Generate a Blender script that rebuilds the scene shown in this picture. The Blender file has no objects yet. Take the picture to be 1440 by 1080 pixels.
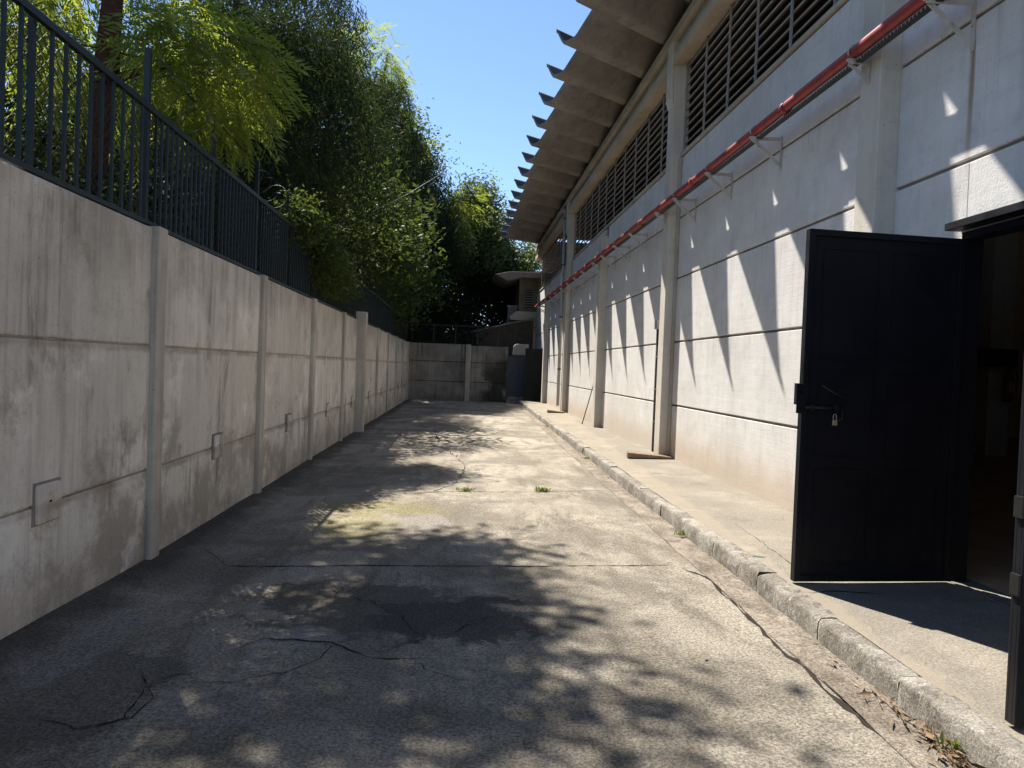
import bpy, math, random
import numpy as np
random.seed(7); rng = np.random.default_rng(11)
S = bpy.context.scene; COL = S.collection
PI = math.pi; R = math.radians

# ------------------------------------------------------------------ camera / world
CH = 1.6; FPX = 1050.0
yaw, pit, rol = .0688, -.0215, .0387
FW = np.array([math.sin(yaw)*math.cos(pit), math.cos(yaw)*math.cos(pit), math.sin(pit)])
_r = np.cross(FW, [0, 0, 1.]); _r /= np.linalg.norm(_r); _u = np.cross(_r, FW)
RT = math.cos(rol)*_r + math.sin(rol)*_u; UP = math.cos(rol)*_u - math.sin(rol)*_r
from mathutils import Matrix, Vector
cam = bpy.data.cameras.new('camera'); cam.sensor_width = 36; cam.lens = 36*FPX/1440; cam.clip_end = 3000; cam.clip_start = .05
co = bpy.data.objects.new('camera', cam); COL.objects.link(co)
co.matrix_world = Matrix(((RT[0], UP[0], -FW[0], 0), (RT[1], UP[1], -FW[1], 0), (RT[2], UP[2], -FW[2], CH), (0, 0, 0, 1)))
S.camera = co

def pproj(P):
    d = np.asarray(P, float) - [0, 0, CH]; z = d@FW; z = np.where(np.abs(z) < 1e-6, 1e-6, z)
    return np.stack([720+FPX*(d@RT)/z, 540-FPX*(d@UP)/z, z], -1)
def ground_hit(px, py):
    d = FW + RT*(px-720)/FPX - UP*(py-540)/FPX
    t = -CH/d[2]; return np.array([d[0]*t, d[1]*t])
def inpoly(pts, poly):
    x, y = pts[:, 0], pts[:, 1]; ins = np.zeros(len(pts), bool); n = len(poly)
    for i in range(n):
        x1, y1 = poly[i]; x2, y2 = poly[(i+1) % n]
        if y1 == y2: continue
        c = ((y1 > y) != (y2 > y)) & (x < (x2-x1)*(y-y1)/(y2-y1)+x1); ins ^= c
    return ins

SUN_EL = R(54.0); SUN_R = 2.0               # horizontal direction towards the sun is (-1, SUN_R)
_h = math.hypot(1, SUN_R)
SUN = np.array([-math.cos(SUN_EL)/_h, math.cos(SUN_EL)*SUN_R/_h, math.sin(SUN_EL)])
W = bpy.data.worlds.new('World'); S.world = W; W.use_nodes = True
nt = W.node_tree; bg = nt.nodes['Background']
sky = nt.nodes.new('ShaderNodeTexSky'); sky.sky_type = 'NISHITA'; sky.sun_disc = False
sky.sun_elevation = SUN_EL; sky.sun_rotation = math.atan2(SUN[0], SUN[1])
sky.air_density = 1.0; sky.dust_density = .15; sky.ozone_density = 4.5; sky.altitude = 700
nt.links.new(sky.outputs[0], bg.inputs[0]); bg.inputs[1].default_value = .07
sl = bpy.data.lights.new('sun', 'SUN'); sl.energy = 4.4; sl.angle = R(.53); sl.color = (1, .935, .84)
so = bpy.data.objects.new('sun', sl); COL.objects.link(so)
so.rotation_euler = Vector(SUN).to_track_quat('Z', 'Y').to_euler(); so.location = (-8, 10, 30)
S.view_settings.view_transform = 'Standard'; S.view_settings.look = 'None'
S.view_settings.exposure = 1.5; S.view_settings.gamma = 1
S.cycles.max_bounces = 8; S.cycles.diffuse_bounces = 5; S.cycles.transmission_bounces = 6
S.cycles.use_denoising = True

# ------------------------------------------------------------------ materials
class M:
    def __init__(s, name):
        s.m = bpy.data.materials.new(name); s.m.use_nodes = True; s.t = s.m.node_tree
        s.b = s.t.nodes['Principled BSDF']; s.out = s.t.nodes['Material Output']
        s.pos = s.n('ShaderNodeNewGeometry').outputs['Position']
    def n(s, ty, **k):
        x = s.t.nodes.new(ty)
        for a, b in k.items(): setattr(x, a, b)
        return x
    def L(s, a, b): s.t.links.new(a, b)
    def set(s, inp, v):
        if hasattr(v, 'links') or isinstance(v, bpy.types.NodeSocket): s.L(v, inp)
        else: inp.default_value = v
    def noise(s, scale=(1, 1, 1), sc=1., det=4, rough=.6, dist=0, off=(0, 0, 0)):
        mp = s.n('ShaderNodeMapping'); mp.inputs['Scale'].default_value = scale; mp.inputs['Location'].default_value = off
        s.L(s.pos, mp.inputs[0]); x = s.n('ShaderNodeTexNoise'); s.L(mp.outputs[0], x.inputs['Vector'])
        x.inputs['Scale'].default_value = sc; x.inputs['Detail'].default_value = det
        x.inputs['Roughness'].default_value = rough; x.inputs['Distortion'].default_value = dist
        return x.outputs['Fac']
    def ramp(s, f, lo, hi, a=0., b=1., smooth=True):
        x = s.n('ShaderNodeMapRange'); x.interpolation_type = 'SMOOTHSTEP' if smooth else 'LINEAR'
        s.set(x.inputs[0], f)
        for i, v in zip((1, 2, 3, 4), (lo, hi, a, b)): x.inputs[i].default_value = v
        return x.outputs[0]
    def mix(s, f, a, b, mode='MIX'):
        x = s.n('ShaderNodeMix', data_type='RGBA', blend_type=mode)
        s.set(x.inputs[0], f)
        for i, v in ((6, a), (7, b)):
            if isinstance(v, tuple): v = v if len(v) == 4 else (*v, 1)
            s.set(x.inputs[i], v)
        return x.outputs[2]
    def math(s, op, a, b=0.):
        x = s.n('ShaderNodeMath', operation=op); s.set(x.inputs[0], a); s.set(x.inputs[1], b); return x.outputs[0]
    def sep(s):
        x = s.n('ShaderNodeSeparateXYZ'); s.L(s.pos, x.inputs[0]); return x.outputs
    def blob(s, c, r):
        """1 inside an elliptical patch, fading out"""
        mp = s.n('ShaderNodeMapping'); mp.inputs['Location'].default_value = (-c[0]/r[0], -c[1]/r[1], 0)
        mp.inputs['Scale'].default_value = (1/r[0], 1/r[1], 0); s.L(s.pos, mp.inputs[0])
        x = s.n('ShaderNodeVectorMath', operation='LENGTH'); s.L(mp.outputs[0], x.inputs[0]); return x.outputs['Value']
    def bump(s, h, st=.3, d=.01):
        x = s.n('ShaderNodeBump'); x.inputs['Strength'].default_value = st; x.inputs['Distance'].default_value = d
        s.L(h, x.inputs['Height']); s.L(x.outputs[0], s.b.inputs['Normal'])
    def done(s, col, rough=.85, metal=0, spec=.3):
        if isinstance(col, tuple): col = (*col, 1)
        s.set(s.b.inputs['Base Color'], col); s.set(s.b.inputs['Roughness'], rough)
        s.b.inputs['Metallic'].default_value = metal; s.b.inputs['Specular IOR Level'].default_value = spec
        return s.m

def concrete(name, a, b, streak=.5, streakcol=(.1, .09, .08), board=0., lowdirt=None, grain=.12, off=(0, 0, 0), dirtcol=(.3, .22, .14), pits=True, rust=0, left=False):
    m = M(name)
    c = m.mix(m.ramp(m.noise(sc=.9, det=6, rough=.65, off=off), .3, .7), a, b)
    c = m.mix(m.math('MULTIPLY', m.ramp(m.noise(sc=3.3, det=6, rough=.7, off=off), .48, .75), .45), c, tuple(x*.72 for x in a))
    if streak:
        s1 = m.ramp(m.noise((7, 7, .28), 1.0, 5, .65, .2, off), .47, .74)
        s2 = m.ramp(m.noise((26, 26, .5), 1.0, 4, .6, .1, off), .5, .78)
        k = m.ramp(m.noise(sc=.8, det=3, off=(5, 2, 1)), .35, .65)
        c = m.mix(m.math('MULTIPLY', m.math('MULTIPLY', s1, k), streak), c, streakcol)
        c = m.mix(m.math('MULTIPLY', s2, streak*.55), c, streakcol)
        s3 = m.ramp(m.noise((11, 11, .35), 1.0, 4, .6, .1, (9, 3, 7)), .58, .75)
        c = m.mix(m.math('MULTIPLY', s3, streak*.5), c, tuple(min(.75, x*1.3) for x in b))
    hgt = m.noise(sc=55, det=5, rough=.7)
    if board:
        bn = m.noise((.7, .7, 16), 1.0, 3, .6, .4)
        c = m.mix(m.math('MULTIPLY', m.ramp(bn, .48, .72), board), c, tuple(x*.72 for x in a))
        hgt = m.math('ADD', m.math('MULTIPLY', bn, .5), hgt)
    if lowdirt:
        z0, z1, f = lowdirt
        zz = m.math('ADD', m.sep()[2], m.math('MULTIPLY', m.noise(sc=2.2, det=5), -.5))
        c = m.mix(m.math('MULTIPLY', m.ramp(zz, z0-.25, z1-.25, 1, 0), f), c, dirtcol)
    if left:
        x, y, z = m.sep(); rn = m.n('ShaderNodeObjectInfo').outputs['Random']
        c = m.mix(m.math('MULTIPLY', m.ramp(rn, 0, 1), .5), c, (.52, .485, .43))
        w = m.math('MULTIPLY', m.math('ADD', m.noise(sc=1.1, det=6, rough=.7, off=(2, 8, 1)), -.5), 2.6)
        zz = m.math('ADD', z, w)
        st = m.math('MULTIPLY', m.ramp(zz, 1.9, 2.75), m.ramp(m.noise((5, 5, .3), 1.0, 5, .65, .2), .3, .7, .35, 1))
        c = m.mix(m.math('MULTIPLY', st, .85), c, (.27, .24, .205))
        fl = m.ramp(m.math('ADD', m.noise(sc=1.3, det=8, rough=.75, off=(1, 4, 6)), m.math('MULTIPLY', m.ramp(z, 0, 1.6, .13, 0), 1.)), .56, .70)
        c = m.mix(m.math('MULTIPLY', fl, .72), c, (.31, .28, .24))
        for zj in (.705, 1.665):
            dz = m.math('ABSOLUTE', m.math('ADD', m.math('ADD', z, -zj+.02), m.math('MULTIPLY', m.math('ADD', m.noise((2, 2, 2), 2.5, 6, .75), -.5), .10)))
            c = m.mix(m.math('MULTIPLY', m.ramp(dz, .008, .05, 1, 0), m.ramp(m.noise(sc=2.7, det=4, off=(0, 5, 5)), .35, .6, .15, .65)), c, (.30, .235, .165))
        c = m.mix(m.math('MULTIPLY', m.ramp(m.noise(sc=22, det=6, rough=.8), .54, .66), .4), c, (.42, .385, .34))
        bl_ = m.ramp(m.noise((1.6, 1.6, .8), 1.0, 7, .72, .5, (6, 1, 3)), .52, .64)
        c = m.mix(m.math('MULTIPLY', m.math('MULTIPLY', bl_, m.ramp(m.noise((9, 9, .4), 1.0, 5, .65, .2, (1, 7, 2)), .42, .62)), .7), c, (.21, .19, .165))
        lt = m.math('MULTIPLY', m.ramp(m.noise(sc=1.5, det=7, rough=.7, off=(8, 8, 2)), .55, .66), m.ramp(z, 1.5, 1.8, 1, .3))
        c = m.mix(m.math('MULTIPLY', lt, .6), c, (.90, .88, .83))
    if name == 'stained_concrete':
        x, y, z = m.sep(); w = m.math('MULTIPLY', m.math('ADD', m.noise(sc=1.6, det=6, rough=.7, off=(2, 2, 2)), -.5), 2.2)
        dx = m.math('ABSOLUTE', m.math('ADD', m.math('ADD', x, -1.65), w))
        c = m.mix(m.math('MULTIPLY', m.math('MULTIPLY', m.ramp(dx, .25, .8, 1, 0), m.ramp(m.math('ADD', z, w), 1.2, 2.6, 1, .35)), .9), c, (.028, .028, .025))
    if rust:
        rn = m.n('ShaderNodeObjectInfo').outputs['Random']
        c = m.mix(m.math('MULTIPLY', m.ramp(rn, .2, 1), .25), c, (.52, .495, .455))
        c = m.mix(m.math('MULTIPLY', m.ramp(m.noise(sc=1.0, det=7, rough=.72, off=(3, 1, 8)), .52, .68), .4), c, (.50, .475, .435))
        c = m.mix(m.math('MULTIPLY', m.ramp(m.noise(sc=28, det=5, rough=.8), .56, .68), .35), c, (.40, .375, .335))
        zw = m.math('FRACT', m.math('MULTIPLY', m.math('ADD', m.sep()[2], .02), 1/1.09))
        run = m.math('MULTIPLY', m.ramp(zw, .55, 1.0), m.ramp(m.noise((14, 14, .25), 1.0, 4, .6, .1, (2, 2, 2)), .54, .72))
        c = m.mix(m.math('MULTIPLY', run, .5), c, (.34, .31, .27))
        x, y, z = m.sep(); w = m.noise((3, 3, 1.2), 2.0, 5, .7)
        dd = m.math('ABSOLUTE', m.math('ADD', m.math('ADD', y, -rust), m.math('MULTIPLY', m.math('ADD', w, -.5), .05)))
        k = m.math('MULTIPLY', m.ramp(dd, .006, .045, 1, 0), m.math('MULTIPLY', m.ramp(z, 2.9, 3.9), m.ramp(z, 4.1, 4.2, 1, 0)))
        c = m.mix(m.math('MULTIPLY', k, .8), c, (.22, .13, .07))
    if pits:
        p = m.ramp(m.noise(sc=38, det=2, rough=.5), .70, .76)
        c = m.mix(m.math('MULTIPLY', p, .55), c, (.07, .065, .06))
    c = m.mix(grain, c, m.mix(m.noise(sc=120, det=3, rough=.8), (0, 0, 0), (1, 1, 1)), 'OVERLAY')
    m.bump(hgt, .35, .012)
    return m.done(c, .9, 0, .25)

def plain(name, col, rough=.5, metal=0, spec=.4, var=.25, sc=8, rust=0):
    m = M(name)
    c = m.mix(m.ramp(m.noise(sc=sc, det=5, rough=.7), .3, .75), col, tuple(x*(1-var) for x in col))
    if rust: c = m.mix(m.math('MULTIPLY', m.ramp(m.noise(sc=9, det=5, rough=.7), .56, .7), rust), c, (.16, .06, .025))
    m.bump(m.noise(sc=60, det=3), .12, .004)
    return m.done(c, rough, metal, spec)

MAT = {}
MAT['wallL'] = concrete('weathered_concrete', (.69, .655, .605), (.88, .845, .785), .85, (.32, .295, .265), grain=.32, left=True, lowdirt=(.0, .55, .5), dirtcol=(.38, .31, .22))
MAT['postL'] = concrete('post_concrete', (.40, .37, .325), (.58, .54, .47), .9, (.12, .11, .10), grain=.3)
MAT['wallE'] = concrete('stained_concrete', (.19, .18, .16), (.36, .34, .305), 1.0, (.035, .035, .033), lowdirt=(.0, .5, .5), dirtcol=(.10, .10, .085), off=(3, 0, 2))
MAT['wallR'] = concrete('pale_painted_concrete', (.575, .56, .535), (.68, .665, .64), .3, (.30, .28, .25), board=.16, lowdirt=(.25, .85, .65), dirtcol=(.44, .33, .22), grain=.1, rust=5.29)
MAT['colR'] = concrete('column_concrete', (.50, .46, .40), (.60, .56, .49), .3, (.25, .23, .19), grain=.14, lowdirt=(.1, .5, .5), dirtcol=(.40, .29, .18))
MAT['beam'] = concrete('beam_concrete', (.34, .31, .25), (.46, .42, .35), .35, (.16, .14, .11))
MAT['lintel'] = concrete('lintel_concrete', (.44, .37, .28), (.54, .47, .38), .3, (.25, .2, .15))
MAT['tile'] = concrete('weathered_roof_cement', (.20, .183, .168), (.34, .312, .288), .6, (.11, .10, .09), grain=.3)
MAT['tiletop'] = concrete('shade_toned_roof_top', (.045, .042, .04), (.095, .088, .08), .0, grain=.3)  # shade put into the colour of the tops, so sunlit lips look dark
MAT['groove'] = concrete('groove_concrete', (.22, .19, .155), (.32, .28, .23), .4)
def kerb_mat():
    m = M('kerb_concrete')
    c = m.mix(m.ramp(m.noise(sc=2.2, det=7, rough=.7), .35, .65), (.20, .18, .15), (.36, .335, .29))
    c = m.mix(m.math('MULTIPLY', m.ramp(m.noise(sc=7, det=7, rough=.78, dist=.5), .5, .62), .75), c, (.13, .115, .095))
    c = m.mix(m.math('MULTIPLY', m.ramp(m.noise(sc=11, det=6, rough=.75, off=(3, 9, 1)), .56, .66), .7), c, (.48, .46, .42))
    c = m.mix(.5, c, m.mix(m.ramp(m.noise(sc=75, det=4, rough=.85), .34, .68), (.15, .15, .15), (.85, .85, .85)), 'OVERLAY')
    m.bump(m.math('ADD', m.noise(sc=45, det=6, rough=.8), m.math('MULTIPLY', m.noise(sc=12, det=5, rough=.7), 1.5)), .9, .02)
    return m.done(c, .95, 0, .15)
MAT['kerb'] = kerb_mat()
MAT['darkcon'] = concrete('dark_inner_concrete', (.14, .11, .085), (.2, .16, .13), .2)
MAT['fence'] = plain('dark_green_fence_paint', (.012, .022, .024), .45, 0, .4)
MAT['wire'] = plain('dull_wire', (.05, .055, .055), .6, .3, .3)
def door_mat():
    m = M('black_blue_door_paint'); z = m.sep()[2]
    c = m.mix(m.ramp(m.noise(sc=2, det=5, rough=.7), .3, .7), (.005, .006, .010), (.0085, .0095, .014))
    d = m.math('MULTIPLY', m.ramp(m.math('ADD', z, m.math('MULTIPLY', m.noise((3, 3, 1), 2., 6, .75), -.9)), -.35, .25, 1, 0), .55)
    c = m.mix(d, c, (.035, .03, .025))
    sc_ = m.ramp(m.noise((2, 2, 9), 3.0, 6, .8, 1.5), .66, .72)
    c = m.mix(m.math('MULTIPLY', sc_, .35), c, (.04, .04, .042))
    m.bump(m.noise(sc=1.6, det=2), .25, .02)
    return m.done(c, m.ramp(m.noise(sc=5, det=5, rough=.7), .3, .7, .45, .7), 0, .18)
MAT['door'] = door_mat()
MAT['red'] = plain('red_pipe_paint', (.33, .05, .05), .48, 0, .35, .45, 6)
MAT['bracket'] = plain('pale_bracket_paint', (.52, .50, .45), .6, 0, .3, rust=.75)
MAT['tray'] = plain('dark_cable_tray', (.05, .048, .048), .7, 0, .2)
MAT['louver'] = plain('grey_louver_slat', (.36, .335, .31), .7, 0, .2)
MAT['steel'] = plain('padlock_steel', (.55, .52, .46), .35, .8)
MAT['brass'] = plain('padlock_brass', (.50, .42, .30), .4, .6)
MAT['inner'] = plain('brown_interior', (.60, .36, .20), .9, 0, .1)
MAT['innerfloor'] = plain('brown_interior_floor', (.62, .38, .21), .8, 0, .15, sc=2)
MAT['pipe'] = plain('grey_downpipe', (.40, .385, .35), .5, 0, .3)
MAT['conduit'] = plain('dark_conduit', (.06, .055, .055), .5)
MAT['wood'] = plain('weathered_board', (.30, .22, .15), .9, 0, .1, .5, 14)
MAT['bluegrey'] = plain('blue_grey_sheet', (.085, .095, .125), .6, 0, .2)
MAT['white'] = plain('dull_white_plastic', (.40, .39, .35), .6)
MAT['shed'] = plain('old_fibre_cement', (.13, .11, .09), .9, 0, .1, .4, 3)
MAT['annex'] = plain('annex_render', (.22, .185, .13), .9, 0, .1, .3, 2)
MAT['extinguisher'] = plain('extinguisher_red', (.30, .02, .015), .35)
MAT['blackbox'] = plain('black_plastic', (.012, .012, .012), .5)
MAT['crack'] = plain('dirt_filled_crack', (.035, .03, .025), 1, 0, .05)
MAT['litter'] = plain('dry_leaf', (.23, .155, .095), .9, 0, .1, .6, 30)
MAT['greenpaint'] = plain('green_paint_stain', (.05, .13, .11), .7)
MAT['rustmark'] = plain('rust_run', (.22, .14, .08), .95, 0, .1)

def driveway_mat():
    m = M('worn_driveway_concrete')
    c = m.mix(m.ramp(m.noise(sc=.7, det=7, rough=.68, dist=.6), .38, .62), (.225, .20, .16), (.39, .35, .285))
    c = m.mix(m.math('MULTIPLY', m.ramp(m.noise((2.2, .45, 1), 1.3, 6, .7, .4), .47, .66), .85), c, (.19, .168, .135))
    c = m.mix(m.math('MULTIPLY', m.ramp(m.noise(sc=2.6, det=7, rough=.72, dist=.5, off=(4, 1, 0)), .56, .68), .55), c, (.43, .395, .335))
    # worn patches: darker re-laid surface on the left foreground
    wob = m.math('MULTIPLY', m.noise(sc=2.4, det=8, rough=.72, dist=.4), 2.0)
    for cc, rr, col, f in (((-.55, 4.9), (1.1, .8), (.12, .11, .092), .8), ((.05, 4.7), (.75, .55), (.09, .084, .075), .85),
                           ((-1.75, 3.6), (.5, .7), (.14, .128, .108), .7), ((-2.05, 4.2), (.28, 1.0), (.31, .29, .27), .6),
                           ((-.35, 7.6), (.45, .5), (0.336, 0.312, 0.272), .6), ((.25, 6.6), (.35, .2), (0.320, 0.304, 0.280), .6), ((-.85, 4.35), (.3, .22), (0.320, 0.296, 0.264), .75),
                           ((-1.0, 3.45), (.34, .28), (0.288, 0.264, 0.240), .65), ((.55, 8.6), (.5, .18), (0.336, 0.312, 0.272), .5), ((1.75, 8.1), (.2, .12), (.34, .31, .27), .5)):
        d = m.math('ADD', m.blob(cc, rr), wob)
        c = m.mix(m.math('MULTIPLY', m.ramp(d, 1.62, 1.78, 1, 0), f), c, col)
    # moss
    for cc, rr in (((-1.0, 7.3), (.55, .75)), ((-.9, 8.3), (.9, .6))):
        d = m.math('ADD', m.blob(cc, rr), wob)
        c = m.mix(m.math('MULTIPLY', m.ramp(d, 1.3, 2.1, 1, 0), m.ramp(m.noise(sc=5, det=6, rough=.75), .3, .62, .2, .6)), c, (.27, .245, .075))
    # dirt line along the wall foot
    dx = m.math('ADD', m.sep()[0], m.math('MULTIPLY', m.noise(sc=3, det=5), -.6))
    c = m.mix(m.math('MULTIPLY', m.ramp(dx, -2.62, -2.25, 1, 0), .75), c, (.075, .068, .055))
    g = m.noise(sc=62, det=5, rough=.85)
    c = m.mix(.72, c, m.mix(m.ramp(g, .40, .60, smooth=False), (.14, .14, .14), (.86, .86, .86)), 'OVERLAY')
    c = m.mix(m.math('MULTIPLY', m.ramp(m.noise(sc=22, det=5, rough=.8), .57, .66), .55), c, (.09, .08, .068))
    m.bump(m.math('ADD', m.noise(sc=70, det=5, rough=.8), m.math('MULTIPLY', m.noise(sc=9, det=5), .9)), 1.0, .024)
    return m.done(c, .95, 0, .15)
MAT['drive'] = driveway_mat()

def walk_mat():
    m = M('sidewalk_concrete')
    x, y, z = m.sep()
    e = m.math('ADD', x, m.math('MULTIPLY', y, -.055))
    e = m.math('ADD', e, m.math('MULTIPLY', m.noise((.4, 1.0, 1), 1.2, 4, .55), -.5))
    k = m.ramp(e, 1.92, 2.0)
    c = m.mix(k, (.245, .215, .17), (.21, .19, .158))
    c = m.mix(m.math('MULTIPLY', m.ramp(m.noise(sc=1.2, det=6, rough=.7), .45, .7), .6), c, (.32, .285, .235))
    c = m.mix(m.math('MULTIPLY', m.ramp(m.noise(sc=1.9, det=6, rough=.7, off=(7, 3, 0)), .54, .68), .6), c, (.15, .135, .11))
    g = m.noise(sc=80, det=4, rough=.85)
    c = m.mix(m.ramp(k, 0, 1, .25, .7), c, m.mix(m.ramp(g, .34, .68, smooth=False), (.15, .15, .15), (.85, .85, .85)), 'OVERLAY')
    m.bump(m.math('ADD', g, m.math('MULTIPLY', m.noise(sc=7, det=5), 1.2)), .55, .015)
    return m.done(c, .95, 0, .15)
MAT['walk'] = walk_mat()
def gutter_mat():
    m = M('gutter_concrete')
    c = m.mix(m.ramp(m.noise((2, .8, 1), 1.8, 7, .72), .36, .64), (.165, .14, .11), (.275, .24, .195))
    c = m.mix(m.math('MULTIPLY', m.ramp(m.noise(sc=5, det=7, rough=.78, dist=.4), .48, .62), .75), c, (.12, .10, .078))
    c = m.mix(m.math('MULTIPLY', m.ramp(m.noise(sc=3.4, det=7, rough=.75, off=(5, 5, 0)), .54, .66), .6), c, (.33, .295, .245))
    c = m.mix(.7, c, m.mix(m.ramp(m.noise(sc=62, det=5, rough=.85), .40, .60), (.18, .18, .18), (.82, .82, .82)), 'OVERLAY')
    m.bump(m.math('ADD', m.noise(sc=45, det=6, rough=.8), m.math('MULTIPLY', m.noise(sc=10, det=6, rough=.7), 1.2)), .8, .02); return m.done(c, .95, 0, .15)
MAT['gutter'] = gutter_mat()
MAT['earth'] = plain('leaf_strewn_earth', (.07, .055, .035), 1, 0, .05, .5, 2)

def leaf_mat(name, a, b, tr, trf=.5, gl=.04):
    m = M(name); m.t.nodes.remove(m.b)
    rnd = m.n('ShaderNodeNewGeometry').outputs['Random Per Island']
    big = m.ramp(m.noise(sc=.9, det=3), .35, .65)
    c = m.mix(rnd, a, b); c = m.mix(m.math('MULTIPLY', big, .5), c, tuple(x*1.25 for x in b))
    ct = m.mix(rnd, tr, tuple(x*.72 for x in tr))
    d = m.n('ShaderNodeBsdfDiffuse'); t = m.n('ShaderNodeBsdfTranslucent'); g = m.n('ShaderNodeBsdfGlossy')
    m.L(c, d.inputs[0]); m.L(ct, t.inputs[0]); g.inputs['Roughness'].default_value = .45; g.inputs[0].default_value = (.6, .65, .6, 1)
    x = m.n('ShaderNodeMixShader'); x.inputs[0].default_value = trf; m.L(d.outputs[0], x.inputs[1]); m.L(t.outputs[0], x.inputs[2])
    y = m.n('ShaderNodeMixShader'); y.inputs[0].default_value = gl; m.L(x.outputs[0], y.inputs[1]); m.L(g.outputs[0], y.inputs[2])
    m.L(y.outputs[0], m.out.inputs[0]); return m.m
MAT['leafA'] = leaf_mat('feathery_leaf', (.07, .105, .02), (.10, .13, .025), (.36, .43, .045), .58)
MAT['leafB'] = leaf_mat('dark_drooping_leaf', (.016, .024, .013), (.028, .037, .018), (.05, .07, .016), .3, .012)
MAT['leafC'] = leaf_mat('mid_green_leaf', (.028, .044, .015), (.048, .066, .02), (.12, .16, .025), .4, .02)
MAT['leafD'] = leaf_mat('pale_green_leaf', (.05, .072, .03), (.08, .10, .04), (.15, .19, .05), .38)
MAT['leafE'] = leaf_mat('undergrowth_leaf', (.018, .028, .012), (.034, .047, .016), (.095, .115, .02), .38, .02)
MAT['bark'] = plain('dark_bark', (.06, .042, .032), .95, 0, .1, .5, 12)
MAT['barkred'] = plain('reddish_bark', (.10, .045, .032), .95, 0, .1, .5, 12)
MAT['weed'] = leaf_mat('weed_leaf', (.10, .14, .04), (.14, .17, .05), (.25, .3, .06), .4)

# ------------------------------------------------------------------ mesh helpers
class MB:
    def __init__(s): s.v = []; s.f = []; s.sm = []
    def quad(s, *p):
        i = len(s.v); s.v += [tuple(x) for x in p]; s.f.append(tuple(range(i, i+len(p)))); s.sm.append(False)
    def box(s, x0, x1, y0, y1, z0, z1):
        i = len(s.v)
        s.v += [(x0, y0, z0), (x1, y0, z0), (x1, y1, z0), (x0, y1, z0), (x0, y0, z1), (x1, y0, z1), (x1, y1, z1), (x0, y1, z1)]
        for q in ((0, 3, 2, 1), (4, 5, 6, 7), (0, 1, 5, 4), (1, 2, 6, 5), (2, 3, 7, 6), (3, 0, 4, 7)):
            s.f.append(tuple(i+k for k in q)); s.sm.append(False)
    def beam(s, a, b, w, h, up=(0, 0, 1)):
        a = np.array(a, float); b = np.array(b, float); d = b-a; d /= np.linalg.norm(d)
        x = np.cross(d, up)
        if np.linalg.norm(x) < 1e-4: x = np.cross(d, (0, 1, 0))
        x /= np.linalg.norm(x); y = np.cross(x, d); i = len(s.v)
        for p in (a, b):
            for sx, sy in ((-1, -1), (1, -1), (1, 1), (-1, 1)): s.v.append(tuple(p+x*sx*w/2+y*sy*h/2))
        for q in ((0, 3, 2, 1), (4, 5, 6, 7), (0, 1, 5, 4), (1, 2, 6, 5), (2, 3, 7, 6), (3, 0, 4, 7)):
            s.f.append(tuple(i+k for k in q)); s.sm.append(False)
    def tube(s, pts, rad, n=10, cap=True):
        pts = [np.array(p, float) for p in pts]
        if not hasattr(rad, '__len__'): rad = [rad]*len(pts)
        i0 = len(s.v); px = None
        for k, p in enumerate(pts):
            d = pts[min(k+1, len(pts)-1)]-pts[max(k-1, 0)]; d /= (np.linalg.norm(d)+1e-9)
            x = np.cross(d, (0, 0, 1)) if px is None else px-d*np.dot(px, d)
            if np.linalg.norm(x) < 1e-3: x = np.cross(d, (0, 1, 0))
            x /= np.linalg.norm(x); px = x; y = np.cross(d, x)
            for j in range(n):
                a = 2*PI*j/n; s.v.append(tuple(p+rad[k]*(math.cos(a)*x+math.sin(a)*y)))
        for k in range(len(pts)-1):
            for j in range(n):
                a = i0+k*n+j; b = i0+k*n+(j+1) % n
                s.f.append((a, b, b+n, a+n)); s.sm.append(True)
        if cap:
            s.f.append(tuple(i0+j for j in range(n))[::-1]); s.sm.append(False)
            s.f.append(tuple(i0+(len(pts)-1)*n+j for j in range(n))); s.sm.append(False)
    def prism(s, poly, axis, a, b):
        """poly: 2D outline, extruded along axis (0,1,2) from a to b"""
        def P(u, v, t):
            return [(t, u, v), (u, t, v), (u, v, t)][axis]
        i = len(s.v); n = len(poly)
        s.v += [P(u, v, a) for u, v in poly]+[P(u, v, b) for u, v in poly]
        s.f.append(tuple(range(i, i+n))); s.f.append(tuple(range(i+n, i+2*n))[::-1]); s.sm += [False]*2
        for k in range(n):
            l = (k+1) % n; s.f.append((i+k, i+n+k, i+n+l, i+l)); s.sm.append(False)
    def build(s, name, mat, parent=None, bevel=0, off=(0, 0, 0)):
        me = bpy.data.meshes.new(name); v = s.v
        if parent is not None:
            o0 = parent.get('_o', (0, 0, 0)); v = [(a-o0[0], b-o0[1], c-o0[2]) for a, b, c in s.v]
        elif any(off): v = [(a-off[0], b-off[1], c-off[2]) for a, b, c in s.v]
        me.from_pydata(v, [], s.f); me.polygons.foreach_set('use_smooth', s.sm)
        me.update(); me.materials.append(MAT[mat]); o = bpy.data.objects.new(name, me); COL.objects.link(o)
        if parent is not None: o.parent = parent; o['_o'] = parent.get('_o', (0, 0, 0))
        else: o.location = off; o['_o'] = off
        import bmesh
        bm = bmesh.new(); bm.from_mesh(me); bmesh.ops.recalc_face_normals(bm, faces=bm.faces); bm.to_mesh(me); bm.free()
        if bevel:
            b = o.modifiers.new('bevel', 'BEVEL'); b.width = bevel; b.segments = 2; b.limit_method = 'ANGLE'
        return o
def tag(o, label=None, cat=None, group=None, kind=None):
    if label: o['label'] = label
    if cat: o['category'] = cat
    if group: o['group'] = group
    if kind: o['kind'] = kind
    return o
def empty(name, label, cat, loc=(0, 0, 0), group=None):
    o = bpy.data.objects.new(name, None); COL.objects.link(o); o.location = loc; o['_o'] = loc
    o.empty_display_size = .2
    return tag(o, label, cat, group)
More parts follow.
